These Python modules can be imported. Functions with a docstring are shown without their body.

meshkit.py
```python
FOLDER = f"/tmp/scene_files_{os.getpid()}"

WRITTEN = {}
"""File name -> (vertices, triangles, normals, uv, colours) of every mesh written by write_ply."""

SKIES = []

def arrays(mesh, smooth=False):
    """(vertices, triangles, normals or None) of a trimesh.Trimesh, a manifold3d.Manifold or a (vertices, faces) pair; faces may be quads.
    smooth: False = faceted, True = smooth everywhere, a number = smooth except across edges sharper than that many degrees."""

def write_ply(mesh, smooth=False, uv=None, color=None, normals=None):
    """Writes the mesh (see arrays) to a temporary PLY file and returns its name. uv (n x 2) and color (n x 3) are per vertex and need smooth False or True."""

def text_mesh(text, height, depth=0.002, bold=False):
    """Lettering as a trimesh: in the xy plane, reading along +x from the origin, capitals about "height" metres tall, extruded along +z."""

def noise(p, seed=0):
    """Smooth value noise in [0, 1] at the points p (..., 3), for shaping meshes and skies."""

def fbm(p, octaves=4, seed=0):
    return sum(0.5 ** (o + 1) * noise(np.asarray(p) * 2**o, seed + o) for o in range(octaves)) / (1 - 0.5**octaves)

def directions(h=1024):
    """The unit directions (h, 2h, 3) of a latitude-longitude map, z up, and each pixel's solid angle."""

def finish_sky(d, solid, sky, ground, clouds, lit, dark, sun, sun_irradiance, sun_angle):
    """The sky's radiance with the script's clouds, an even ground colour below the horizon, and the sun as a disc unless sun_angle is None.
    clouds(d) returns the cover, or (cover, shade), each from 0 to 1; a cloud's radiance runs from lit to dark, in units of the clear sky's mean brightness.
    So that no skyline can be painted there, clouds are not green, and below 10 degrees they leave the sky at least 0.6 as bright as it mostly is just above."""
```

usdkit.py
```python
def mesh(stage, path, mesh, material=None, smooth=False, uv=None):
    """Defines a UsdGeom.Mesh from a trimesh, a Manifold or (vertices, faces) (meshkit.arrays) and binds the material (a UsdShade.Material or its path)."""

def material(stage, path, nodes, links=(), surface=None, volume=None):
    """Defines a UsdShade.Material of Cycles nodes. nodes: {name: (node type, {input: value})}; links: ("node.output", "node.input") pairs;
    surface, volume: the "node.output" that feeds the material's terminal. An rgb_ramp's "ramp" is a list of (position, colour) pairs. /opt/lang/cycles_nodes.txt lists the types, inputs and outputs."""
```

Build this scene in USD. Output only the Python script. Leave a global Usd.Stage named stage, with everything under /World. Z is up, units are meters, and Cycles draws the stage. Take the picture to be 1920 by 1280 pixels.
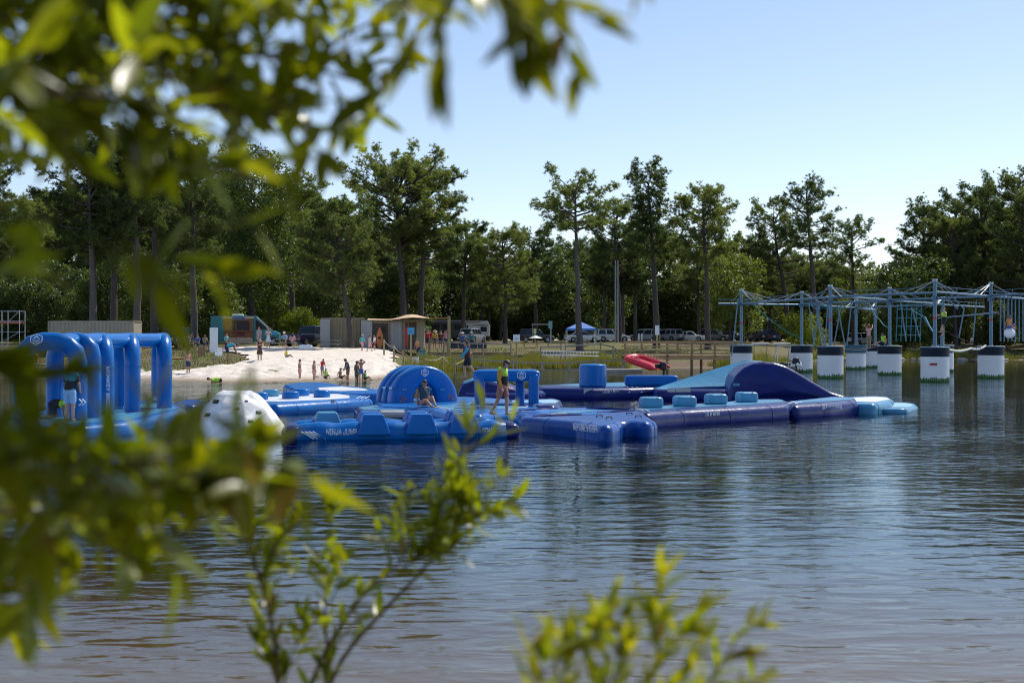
import math, random
import numpy as np
import trimesh
import usdkit, meshkit
from pxr import Usd, UsdGeom, UsdLux, UsdShade, Gf, Sdf, Vt
from manifold3d import Manifold
from shapely.geometry import Polygon
from shapely import affinity
import shapely

stage = Usd.Stage.CreateInMemory()
UsdGeom.SetStageUpAxis(stage, UsdGeom.Tokens.z)
UsdGeom.SetStageMetersPerUnit(stage, 1.0)
world = UsdGeom.Xform.Define(stage, "/World")
stage.SetDefaultPrim(world.GetPrim())
UsdGeom.Scope.Define(stage, "/World/Looks")

# ---------------------------------------------------------------- camera, sky, sun, exposure
EYE = 2.3
FPX = 2667.0                                     # focal length in pixels of the 1920 wide photograph
HOR = 638.0
cam = UsdGeom.Camera.Define(stage, "/World/camera")
cam.CreateHorizontalApertureAttr(36.0); cam.CreateVerticalApertureAttr(24.0)
cam.CreateFocalLengthAttr(50.0)
cam.CreateVerticalApertureOffsetAttr(-0.04)
cam.CreateFStopAttr(3.6); cam.CreateFocusDistanceAttr(58.0)
cam.CreateClippingRangeAttr(Gf.Vec2f(0.05, 3000))
cam.CreateExposureAttr(0.22)
cam.AddTranslateOp().Set(Gf.Vec3d(0, 0, EYE)); cam.AddRotateXOp().Set(90.0)

SUN_AZ, SUN_EL = math.radians(42), math.radians(50)      # azimuth from +y towards +x
sd = np.array([math.sin(SUN_AZ)*math.cos(SUN_EL), math.cos(SUN_AZ)*math.cos(SUN_EL), math.sin(SUN_EL)])
dome = UsdLux.DomeLight.Define(stage, "/World/sky")
dome.GetPrim().SetCustomDataByKey("kind", "structure")
dome.GetPrim().SetCustomDataByKey("label", "clear pale blue daytime sky above the trees")
skym = usdkit.material(stage, "/World/Looks/sky", {
    "s": ("sky_texture", {"sky_type": "single_scattering", "sun_disc": False, "sun_elevation": float(SUN_EL), "sun_rotation": float(SUN_AZ), "altitude": 20.0, "air_density": 0.8, "aerosol_density": 0.35, "ozone_density": 1.0}),
    "h": ("mix_color", {"blend_type": "multiply", "fac": 1.0, "b": (1.045, 0.99, 0.985)}),
    "b": ("background_shader", {"strength": 0.13})}, [("s.color", "h.a"), ("h.result", "b.color")], surface="b.background")
UsdShade.MaterialBindingAPI.Apply(dome.GetPrim()).Bind(skym)
sun = UsdLux.DistantLight.Define(stage, "/World/sun")
sun.CreateIntensityAttr(1.1); sun.CreateAngleAttr(0.5); sun.CreateNormalizeAttr(True); sun.CreateColorAttr(Gf.Vec3f(1.0, 0.95, 0.87))
sun.AddTransformOp().Set(Gf.Matrix4d().SetRotate(Gf.Rotation(Gf.Vec3d(0, 0, 1), Gf.Vec3d(*map(float, sd)))))

# ---------------------------------------------------------------- helpers
_used = {}
def numbered(parent, name):
    k = (parent, name); n = _used.get(k, 0); _used[k] = n + 1
    return name if n == 0 else f"{name}_{n:03d}"
def tag(p, label=None, cat=None, group=None, kind=None):
    p = p.GetPrim() if hasattr(p, "GetPrim") else p
    for k, v in (("label", label), ("category", cat), ("group", group), ("kind", kind)):
        if v: p.SetCustomDataByKey(k, v)
    return p
def thing(name, label, cat, loc=(0, 0, 0), rz=0.0, s=1.0, group=None, kind=None):
    path = "/World/" + numbered("/World", name)
    x = UsdGeom.Xform.Define(stage, path)
    x.AddTranslateOp().Set(Gf.Vec3d(*map(float, loc))); x.AddRotateZOp().Set(float(math.degrees(rz)))
    x.AddScaleOp().Set(Gf.Vec3f(*([float(s)]*3 if np.ndim(s) == 0 else map(float, s))))
    tag(x, label, cat, group, kind)
    return path
def dup(src, name, label, cat, loc, rz=0.0, s=1.0, group=None):
    path = thing(name, label, cat, loc, rz, s, group)
    p = stage.GetPrimAtPath(path)
    p.GetReferences().AddInternalReference(src); p.SetInstanceable(True)
    return path
def part(parent, name, mesh, mat, smooth=35, label=None, kind=None):
    path = parent + "/" + numbered(parent, name)
    m = usdkit.mesh(stage, path, mesh, mat, smooth=smooth)
    if label or kind: tag(m, label, None, None, kind)
    return path
def top(name, mesh, mat, label, cat=None, group=None, kind=None, smooth=35):
    path = "/World/" + numbered("/World", name)
    m = usdkit.mesh(stage, path, mesh, mat, smooth=smooth)
    tag(m, label, cat, group, kind)
    return path

MATS = {}
def M(name, col, rough=0.5, var=0.12, scale=3.0, bump=0.0, bscale=20.0, **kw):
    """principled with uneven tone and a little relief"""
    if name in MATS: return MATS[name]
    col = np.array(col, float)
    nodes = {"g": ("texture_coordinate", {}), "n": ("noise_texture", {"scale": scale, "detail": 4.0, "roughness": 0.6}),
             "r": ("rgb_ramp", {"ramp": [(0.25, tuple(np.clip(col*(1-var), 0, 1))), (0.75, tuple(np.clip(col*(1+var), 0, 1)))]}),
             "p": ("principled_bsdf", {"roughness": rough, **kw})}
    links = [("g.object", "n.vector"), ("n.fac", "r.fac"), ("r.color", "p.base_color")]
    if bump:
        nodes["n2"] = ("noise_texture", {"scale": bscale, "detail": 3.0}); nodes["b"] = ("bump", {"strength": 1.0, "distance": bump})
        links += [("g.object", "n2.vector"), ("n2.fac", "b.height"), ("b.normal", "p.normal")]
    MATS[name] = usdkit.material(stage, "/World/Looks/" + name, nodes, links, surface="p.BSDF")
    return MATS[name]
def LEAF(name, c0, c1, trans, w=0.45, rough=0.45, spec=0.4, scale=0.35):
    """leaf or needle: tone varies from copy to copy and clump to clump; light passes through"""
    nodes = {"o": ("object_info", {}), "g": ("geometry", {}), "i": ("noise_texture", {"scale": scale, "detail": 3.0}),
             "m": ("math", {"math_type": "multiply_add", "value2": 0.45, "value3": 0.0}), "m2": ("math", {"math_type": "multiply_add", "value2": 0.55, "value3": 0.0}),
             "r": ("rgb_ramp", {"ramp": [(0.2, c0), (0.8, c1)]}),
             "mm": ("mix_color", {"blend_type": "multiply", "fac": 1.0, "b": trans}),
             "p": ("principled_bsdf", {"roughness": rough, "specular_ior_level": spec}), "t": ("translucent_bsdf", {}), "x": ("mix_closure", {"fac": w})}
    links = [("g.position", "i.vector"), ("o.random", "m.value1"), ("i.fac", "m2.value1"), ("m.value", "m2.value3"), ("m2.value", "r.fac"), ("r.color", "p.base_color"), ("r.color", "mm.a"), ("mm.result", "t.color"), ("p.BSDF", "x.closure1"), ("t.BSDF", "x.closure2")]
    MATS[name] = usdkit.material(stage, "/World/Looks/" + name, nodes, links, surface="x.closure")
    return MATS[name]

def cat_(ms): return trimesh.util.concatenate(ms)
def box(sx, sy, sz, c=(0, 0, 0), rz=0.0):
    m = trimesh.creation.box((sx, sy, sz))
    if rz: m.apply_transform(trimesh.transformations.rotation_matrix(rz, (0, 0, 1)))
    m.apply_translation(c); return m
def tube(pts, r, n=8, closed=False, caps=True):
    """round bar along a polyline; r a number or one radius for each point"""
    P = np.asarray(pts, float); k = len(P); R = np.full(k, r) if np.ndim(r) == 0 else np.asarray(r, float)
    T = (np.roll(P, -1, 0) - np.roll(P, 1, 0)) if closed else np.gradient(P, axis=0)
    T /= np.maximum(np.linalg.norm(T, axis=1, keepdims=True), 1e-9)
    up = np.array([0, 0, 1.0]) if abs(T[0][2]) < 0.9 else np.array([1.0, 0, 0])
    N = np.empty_like(P); b = np.cross(T[0], up); b /= np.linalg.norm(b); prev = b
    for i in range(k):
        prev = prev - T[i]*prev.dot(T[i]); prev /= max(np.linalg.norm(prev), 1e-9); N[i] = prev
    B = np.cross(T, N); a = np.linspace(0, 2*np.pi, n, endpoint=False)
    V = (P[:, None] + R[:, None, None]*(np.cos(a)[None, :, None]*N[:, None] + np.sin(a)[None, :, None]*B[:, None])).reshape(-1, 3)
    i = np.arange(k if closed else k-1)[:, None]; j = np.arange(n)[None]; i2 = (i+1) % k; j2 = (j+1) % n
    q = np.stack([i*n+j, i*n+j2, i2*n+j2, i2*n+j], -1).reshape(-1, 4)
    F = np.vstack([q[:, [0, 1, 2]], q[:, [0, 2, 3]]])
    if caps and not closed:
        V = np.vstack([V, P[0], P[-1]]); c0, c1 = len(V)-2, len(V)-1; jj = np.arange(n)
        F = np.vstack([F, np.stack([np.full(n, c0), (jj+1) % n, jj], 1), np.stack([np.full(n, c1), (k-1)*n+jj, (k-1)*n+(jj+1) % n], 1)])
    return trimesh.Trimesh(V, F, process=False)
def rod(a, b, r, n=8): return tube([a, b], r, n)
def cyl(r, h, c=(0, 0, 0), n=24, r2=None):
    return tube([(c[0], c[1], c[2]), (c[0], c[1], c[2]+h)], [r, r if r2 is None else r2], n)
def lathe(prof, n=32, c=(0, 0, 0)):
    """profile of (radius, z) turned about z"""
    p = np.array(prof, float); a = np.linspace(0, 2*np.pi, n, endpoint=False); k = len(p)
    V = np.stack([p[:, None, 0]*np.cos(a), p[:, None, 0]*np.sin(a), np.repeat(p[:, 1:], n, 1)], -1).reshape(-1, 3) + np.array(c)
    i = np.arange(k-1)[:, None]; j = np.arange(n)[None]; j2 = (j+1) % n
    q = np.stack([i*n+j, i*n+j2, (i+1)*n+j2, (i+1)*n+j], -1).reshape(-1, 4)
    return trimesh.Trimesh(V, np.vstack([q[:, [0, 1, 2]], q[:, [0, 2, 3]]]), process=False)
def rbox(sx, sy, sz, r, c=(0, 0, 0), n=7, rz=0.0):
    """box with rounded edges, soft as if blown up"""
    m = trimesh.creation.box((2, 2, 2))
    for _ in range(3 if n > 5 else 2): m = m.subdivide()
    v = np.array(m.vertices); h = np.array([sx, sy, sz])/2; r = min(r, *(h*0.999))
    t = np.sign(v)*np.abs(v)**0.6                     # crowd vertices towards the edges
    p = t*h; q = np.clip(p, -(h-r), h-r); d = p-q; L = np.linalg.norm(d, axis=1, keepdims=True)
    v = np.where(L > 1e-9, q + d/np.maximum(L, 1e-9)*r, p)
    m = trimesh.Trimesh(v, m.faces, process=False)
    if rz: m.apply_transform(trimesh.transformations.rotation_matrix(rz, (0, 0, 1)))
    m.apply_translation(c); return m
def hullb(pts, r=0.0, seg=8):
    """hull of points or of balls"""
    if r <= 0:
        return Manifold.hull_points(np.asarray(pts, float))
    return Manifold.batch_hull([Manifold.sphere(r, seg).translate(tuple(map(float, p))) for p in pts])
def tri(m):
    if isinstance(m, trimesh.Trimesh): return m
    k = m.to_mesh(); return trimesh.Trimesh(np.array(k.vert_properties)[:, :3], np.array(k.tri_verts), process=False)
def prism(poly, h, axis="z", c=(0, 0, 0)):
    m = trimesh.creation.extrude_polygon(Polygon(poly), h, engine="earcut")
    if axis == "y":   # polygon is in x,z; extruded along y
        v = np.array(m.vertices); m = trimesh.Trimesh(np.stack([v[:, 0], v[:, 2], v[:, 1]], 1), np.array(m.faces)[:, ::-1], process=False)
    m.apply_translation(c); return m
def moved(m, loc=(0, 0, 0), rz=0.0, s=1.0):
    m = m.copy()
    if np.ndim(s) or s != 1.0: m.apply_scale(s)
    if rz: m.apply_transform(trimesh.transformations.rotation_matrix(rz, (0, 0, 1)))
    m.apply_translation(loc); return m

# ---------------------------------------------------------------- where things stand: pixel of the photograph + distance or height -> point of the place
def P(px, py, d): return np.array([(px-960)/FPX*d, d, EYE-(py-HOR)/FPX*d])
def W(px, py, z=0.0):
    return P(px, py, (EYE-z)*FPX/(py-HOR))
_sx = np.array([-3000, -900, -200, 0, 170, 340, 400, 470, 560, 640, 700, 740, 790, 860, 1000, 1100, 1200, 1400, 1450, 1520, 1600, 1700, 1920, 2300, 5000.])
_sy = np.array([60, 70, 86, 85, 83, 82, 79, 78, 80, 82, 83, 90, 104, 111, 117, 117, 117, 119, 126, 150, 164, 168, 165, 150, 140.])
def terrain(x, y):
    x = np.asarray(x, float); y = np.asarray(y, float)
    px = np.where(y > 0.5, 960+FPX*x/np.maximum(y, 0.5), np.where(x < 0, -3000, 5000)); px = np.clip(px, -3000, 5000)
    wob = 0.9*(meshkit.fbm(np.stack([x*0.22, y*0.06, x*0], -1), 3, 5)-0.5)*3.2
    s = y-np.interp(px, _sx, _sy)+wob
    zf = np.where(s > 0, 2.28*(1-np.exp(-np.maximum(s, 0)/32)), np.maximum(0.075*s, -2.6))
    ny = 3.6+0.5*np.sin(x*0.6)
    s2 = ny-y
    zn = np.where(s2 > 0, np.minimum(0.24*s2, 1.1)+0.02*np.maximum(s2-5, 0).clip(0, 30), np.maximum(0.055*s2, -2.6))
    return np.maximum(zf, zn)
def at(px, d, dz=0.0):
    x = (px-960)/FPX*d
    return np.array([x, d, float(terrain(x, d))+dz])
# ---------------------------------------------------------------- ground, lake bed and lake
rng = np.random.default_rng(11)
th = np.radians(np.concatenate([np.linspace(-180, -30, 40)[:-1], np.linspace(-30, 30, 260), np.linspace(30, 180, 40)[1:-1]]))
rr = np.concatenate([np.linspace(0.3, 12, 30), np.geomspace(12.4, 60, 40)[1:], np.linspace(60, 140, 200)[1:], np.geomspace(140, 900, 60)[1:]])
R_, T_ = np.meshgrid(rr, th, indexing="ij")
gx, gy = R_*np.sin(T_), R_*np.cos(T_)
gz = terrain(gx, gy)
gz = gz + np.where(gz > 0.05, 0.10*(meshkit.fbm(np.stack([gx*0.5, gy*0.5, gx*0], -1), 3, 8)-0.5), 0)
nR, nT = gx.shape
i, j = np.meshgrid(np.arange(nR-1), np.arange(nT), indexing="ij"); j2 = (j+1) % nT
q = np.stack([i*nT+j, i*nT+j2, (i+1)*nT+j2, (i+1)*nT+j], -1).reshape(-1, 4)[:, ::-1]
V = np.vstack([np.stack([gx, gy, gz], -1).reshape(-1, 3), [[0, 0, float(terrain(0, 0))]]])
fan = np.stack([np.full(nT, len(V)-1), (np.arange(nT)+1) % nT, np.arange(nT)], 1)
F_ = np.vstack([q[:, [0, 1, 2]], q[:, [0, 2, 3]], fan])
ground_mat = usdkit.material(stage, "/World/Looks/ground", {
    "g": ("geometry", {}), "z": ("separate_xyz", {}),
    "n1": ("noise_texture", {"scale": 0.16, "detail": 5.0, "roughness": 0.65}), "n2": ("noise_texture", {"scale": 2.5, "detail": 5.0, "roughness": 0.7}),
    "grass": ("rgb_ramp", {"ramp": [(0.3, (0.06, 0.085, 0.016)), (0.6, (0.13, 0.14, 0.035)), (0.85, (0.20, 0.165, 0.07))]}),
    "dirt": ("rgb_ramp", {"ramp": [(0.3, (0.085, 0.055, 0.03)), (0.7, (0.19, 0.135, 0.085))]}),
    "pick": ("rgb_ramp", {"ramp": [(0.44, (0, 0, 0)), (0.56, (1, 1, 1))]}),
    "land": ("mix_color", {}),
    # below the water line: pale sand in the shallows that gives way to dark silt
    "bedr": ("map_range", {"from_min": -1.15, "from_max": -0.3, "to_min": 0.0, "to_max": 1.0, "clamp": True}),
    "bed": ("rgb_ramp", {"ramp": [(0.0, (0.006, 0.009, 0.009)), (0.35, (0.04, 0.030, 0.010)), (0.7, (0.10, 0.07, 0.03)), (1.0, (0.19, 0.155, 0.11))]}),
    "wetm": ("map_range", {"from_min": 0.0, "from_max": 0.09, "to_min": 0.0, "to_max": 1.0, "clamp": True}),
    "all": ("mix_color", {}), "p": ("principled_bsdf", {"roughness": 0.9, "specular_ior_level": 0.2}), "b": ("bump", {"distance": 0.08, "strength": 0.7})},
    [("g.position", "z.vector"), ("g.position", "n1.vector"), ("g.position", "n2.vector"), ("n2.fac", "grass.fac"), ("n2.fac", "dirt.fac"), ("n1.fac", "pick.fac"), ("pick.color", "land.fac"),
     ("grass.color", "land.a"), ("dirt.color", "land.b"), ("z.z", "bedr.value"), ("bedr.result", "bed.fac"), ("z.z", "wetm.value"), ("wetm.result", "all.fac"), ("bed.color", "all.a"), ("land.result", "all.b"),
     ("all.result", "p.base_color"), ("n2.fac", "b.height"), ("b.normal", "p.normal")], surface="p.BSDF")
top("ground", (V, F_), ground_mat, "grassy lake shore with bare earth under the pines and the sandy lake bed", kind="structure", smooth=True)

# sand beach: a sheet of its own, pitted by feet
bo = Polygon([(x, y) for x, y in [W(175, 712.5, .02)[:2], W(330, 716, .02)[:2], W(440, 719.5, .0)[:2], W(560, 716, .0)[:2], W(690, 714.5, .0)[:2], W(735, 708, .05)[:2],
     at(752, 96)[:2], at(742, 108)[:2], at(735, 119.5)[:2], at(600, 121)[:2], at(520, 122)[:2], at(440, 120)[:2], at(410, 112)[:2], at(445, 104)[:2], at(474, 97)[:2], at(455, 92)[:2], at(400, 88.5)[:2], at(330, 87.4)[:2], at(180, 87.2)[:2]]])
bx, by = np.meshgrid(np.arange(-28, -6, 0.16), np.arange(76, 123, 0.22), indexing="ij")
wx = bx+1.6*(meshkit.fbm(np.stack([bx*.45, by*.45, bx*0], -1), 3, 21)-.5); wy = by+2.2*(meshkit.fbm(np.stack([bx*.45, by*.45, bx*0+9], -1), 3, 22)-.5)
inside = shapely.contains_xy(bo, wx, wy)
pit = meshkit.fbm(np.stack([bx*1.5, by*1.1, bx*0], -1), 4, 31)-.5
edge = np.clip((by-76)/40, 0, 1)
bz = terrain(bx, by)+0.10+pit*0.46*np.clip((104-by)/10, 0.15, 1)*np.clip((by-79)/4, .2, 1)
idx = np.arange(bx.size).reshape(bx.shape)
ok = inside[:-1, :-1] & inside[1:, :-1] & inside[:-1, 1:] & inside[1:, 1:]
qa = np.stack([idx[:-1, :-1], idx[1:, :-1], idx[1:, 1:], idx[:-1, 1:]], -1)[ok]
sand = usdkit.material(stage, "/World/Looks/sand", {"g": ("geometry", {}), "z": ("separate_xyz", {}), "n": ("noise_texture", {"scale": 1.2, "detail": 6.0, "roughness": 0.7}),
    "r": ("rgb_ramp", {"ramp": [(0.3, (0.58, 0.51, 0.435)), (0.7, (0.77, 0.70, 0.62))]}), "w": ("map_range", {"from_min": 0.03, "from_max": 0.26, "to_min": 0.0, "to_max": 1.0, "clamp": True}),
    "mix": ("mix_color", {"a": (0.27, 0.21, 0.15)}), "p": ("principled_bsdf", {"roughness": 0.95, "specular_ior_level": 0.1}), "n2": ("noise_texture", {"scale": 6.0, "detail": 3.0}), "b": ("bump", {"distance": 0.08, "strength": 0.8})},
    [("g.position", "n.vector"), ("g.position", "z.vector"), ("n.fac", "r.fac"), ("z.z", "w.value"), ("w.result", "mix.fac"), ("r.color", "mix.b"), ("mix.result", "p.base_color"), ("g.position", "n2.vector"), ("n2.fac", "b.height"), ("b.normal", "p.normal")], surface="p.BSDF")
_u, _inv = np.unique(qa, return_inverse=True)
top("beach", (np.stack([bx, by, bz], -1).reshape(-1, 3)[_u], _inv.reshape(qa.shape)), sand, "pale sand beach pitted with footprints at the far shore", kind="structure", smooth=True)

# the lake: a sheet that mirrors and lets the shallows show through
water = usdkit.material(stage, "/World/Looks/water", {
    "g": ("geometry", {}), "m1": ("mapping", {"scale": (0.95, 2.1, 1.0), "rotation": (0, 0, -0.05)}), "m2": ("mapping", {"scale": (1.25, 3.1, 1.0), "rotation": (0, 0, 0.10)}), "m4": ("mapping", {"scale": (3.2, 7.5, 1.0), "rotation": (0, 0, -0.2)}), "n4": ("noise_texture", {"scale": 1.4, "detail": 2.0}), "a4": ("math", {"math_type": "multiply_add", "value2": 0.07}), "m3": ("mapping", {"scale": (0.09, 0.16, 1.0)}),
    "n1": ("noise_texture", {"scale": 1.35, "detail": 2.0, "roughness": 0.45, "distortion": 0.5}), "n2": ("noise_texture", {"scale": 1.5, "detail": 3.0, "roughness": 0.55}), "n3": ("noise_texture", {"scale": 1.0, "detail": 2.0}),
    "gust": ("map_range", {"from_min": 0.35, "from_max": 0.65, "to_min": 0.25, "to_max": 1.0, "clamp": True}),
    "gs": ("map_range", {"from_min": 0.36, "from_max": 0.66, "to_min": 0.72, "to_max": 1.4, "clamp": True}), "gm": ("math", {"math_type": "multiply"}), "k": ("math", {"math_type": "multiply"}), "a": ("math", {"math_type": "multiply_add", "value2": 1.0}), "k1": ("math", {"math_type": "multiply", "value2": 0.36}),
    "b": ("bump", {"strength": 1.0, "distance": 0.0175, "filter_width": 0.05}),
    "f": ("fresnel", {"IOR": 1.33}), "t": ("transparent_bsdf", {"color": (0.90, 0.86, 0.76)}), "s": ("glossy_bsdf", {"color": (0.72, 0.83, 0.88), "roughness": 0.03}), "x": ("mix_closure", {})},
    [("g.position", "m1.vector"), ("g.position", "m2.vector"), ("g.position", "m3.vector"), ("m1.vector", "n1.vector"), ("m2.vector", "n2.vector"), ("m3.vector", "n3.vector"), ("n3.fac", "gust.value"),
     ("n2.fac", "k.value1"), ("gust.result", "k.value2"), ("k.value", "k1.value1"), ("n1.fac", "a.value1"), ("k1.value", "a.value3"), ("g.position", "m4.vector"), ("m4.vector", "n4.vector"), ("n4.fac", "a4.value1"), ("a.value", "a4.value3"), ("n3.fac", "gs.value"), ("a4.value", "gm.value1"), ("gs.result", "gm.value2"), ("gm.value", "b.height"), ("b.normal", "f.normal"), ("b.normal", "s.normal"), ("f.fac", "x.fac"), ("t.BSDF", "x.closure1"), ("s.BSDF", "x.closure2")], surface="x.closure")
WATER_MAT = water
lk = trimesh.Trimesh([(-260, 2.6, 0), (260, 2.6, 0), (260, 230, 0), (-260, 230, 0)], [(0, 1, 2), (0, 2, 3)], process=False)
top("water", lk, water, "dark rippled lake water with brown sandy shallows in front", kind="structure", smooth=False)

# ---------------------------------------------------------------- trees
bark = M("bark", (0.055, 0.042, 0.036), 0.9, 0.35, 2.2, bump=0.05, bscale=6.0)
bark_grey = M("bark_grey", (0.08, 0.066, 0.06), 0.9, 0.3, 2.5, bump=0.04, bscale=6.0)
needles = LEAF("needles", (0.058, 0.092, 0.034), (0.185, 0.220, 0.080), (1.6, 1.6, 0.6), 0.48, 0.5, 0.3)
needles_dark = LEAF("needles_dark", (0.048, 0.076, 0.030), (0.155, 0.188, 0.068), (1.5, 1.6, 0.6), 0.42, 0.55, 0.25)
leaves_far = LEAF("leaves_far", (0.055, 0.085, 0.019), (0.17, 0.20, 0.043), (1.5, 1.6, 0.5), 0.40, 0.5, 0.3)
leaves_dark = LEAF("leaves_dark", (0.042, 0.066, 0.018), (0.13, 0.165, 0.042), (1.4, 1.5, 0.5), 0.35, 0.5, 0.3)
leaves_bright = LEAF("leaves_bright", (0.09, 0.125, 0.012), (0.20, 0.24, 0.025), (1.5, 1.5, 0.4), 0.45, 0.5, 0.3)

def blades(c, dirs, L, w, rg):
    """one thin triangle for each (base point, direction)"""
    n = len(c); s = np.cross(dirs, rg.normal(size=(n, 3))); s /= np.maximum(np.linalg.norm(s, axis=1, keepdims=True), 1e-9)
    L = np.broadcast_to(L, n)[:, None]; w = np.broadcast_to(w, n)[:, None]
    V = np.stack([c-s*w/2, c+s*w/2, c+dirs*L], 1).reshape(-1, 3)
    return V, np.arange(3*n).reshape(-1, 3)
def leafquads(c, a, n_, L, w, rg):
    """diamond leaf faces: centre, long axis a, normal n_"""
    s = np.cross(a, n_); s /= np.maximum(np.linalg.norm(s, axis=1, keepdims=True), 1e-9)
    L = np.broadcast_to(L, len(c))[:, None]; w = np.broadcast_to(w, len(c))[:, None]
    V = np.stack([c-a*L/2, c+s*w/2, c+a*L/2, c-s*w/2], 1).reshape(-1, 3)
    k = np.arange(len(c))[:, None]*4
    return V, np.vstack([k+[0, 1, 2], k+[0, 2, 3]])
def unit(v): return v/np.maximum(np.linalg.norm(v, axis=-1, keepdims=True), 1e-9)

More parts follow.
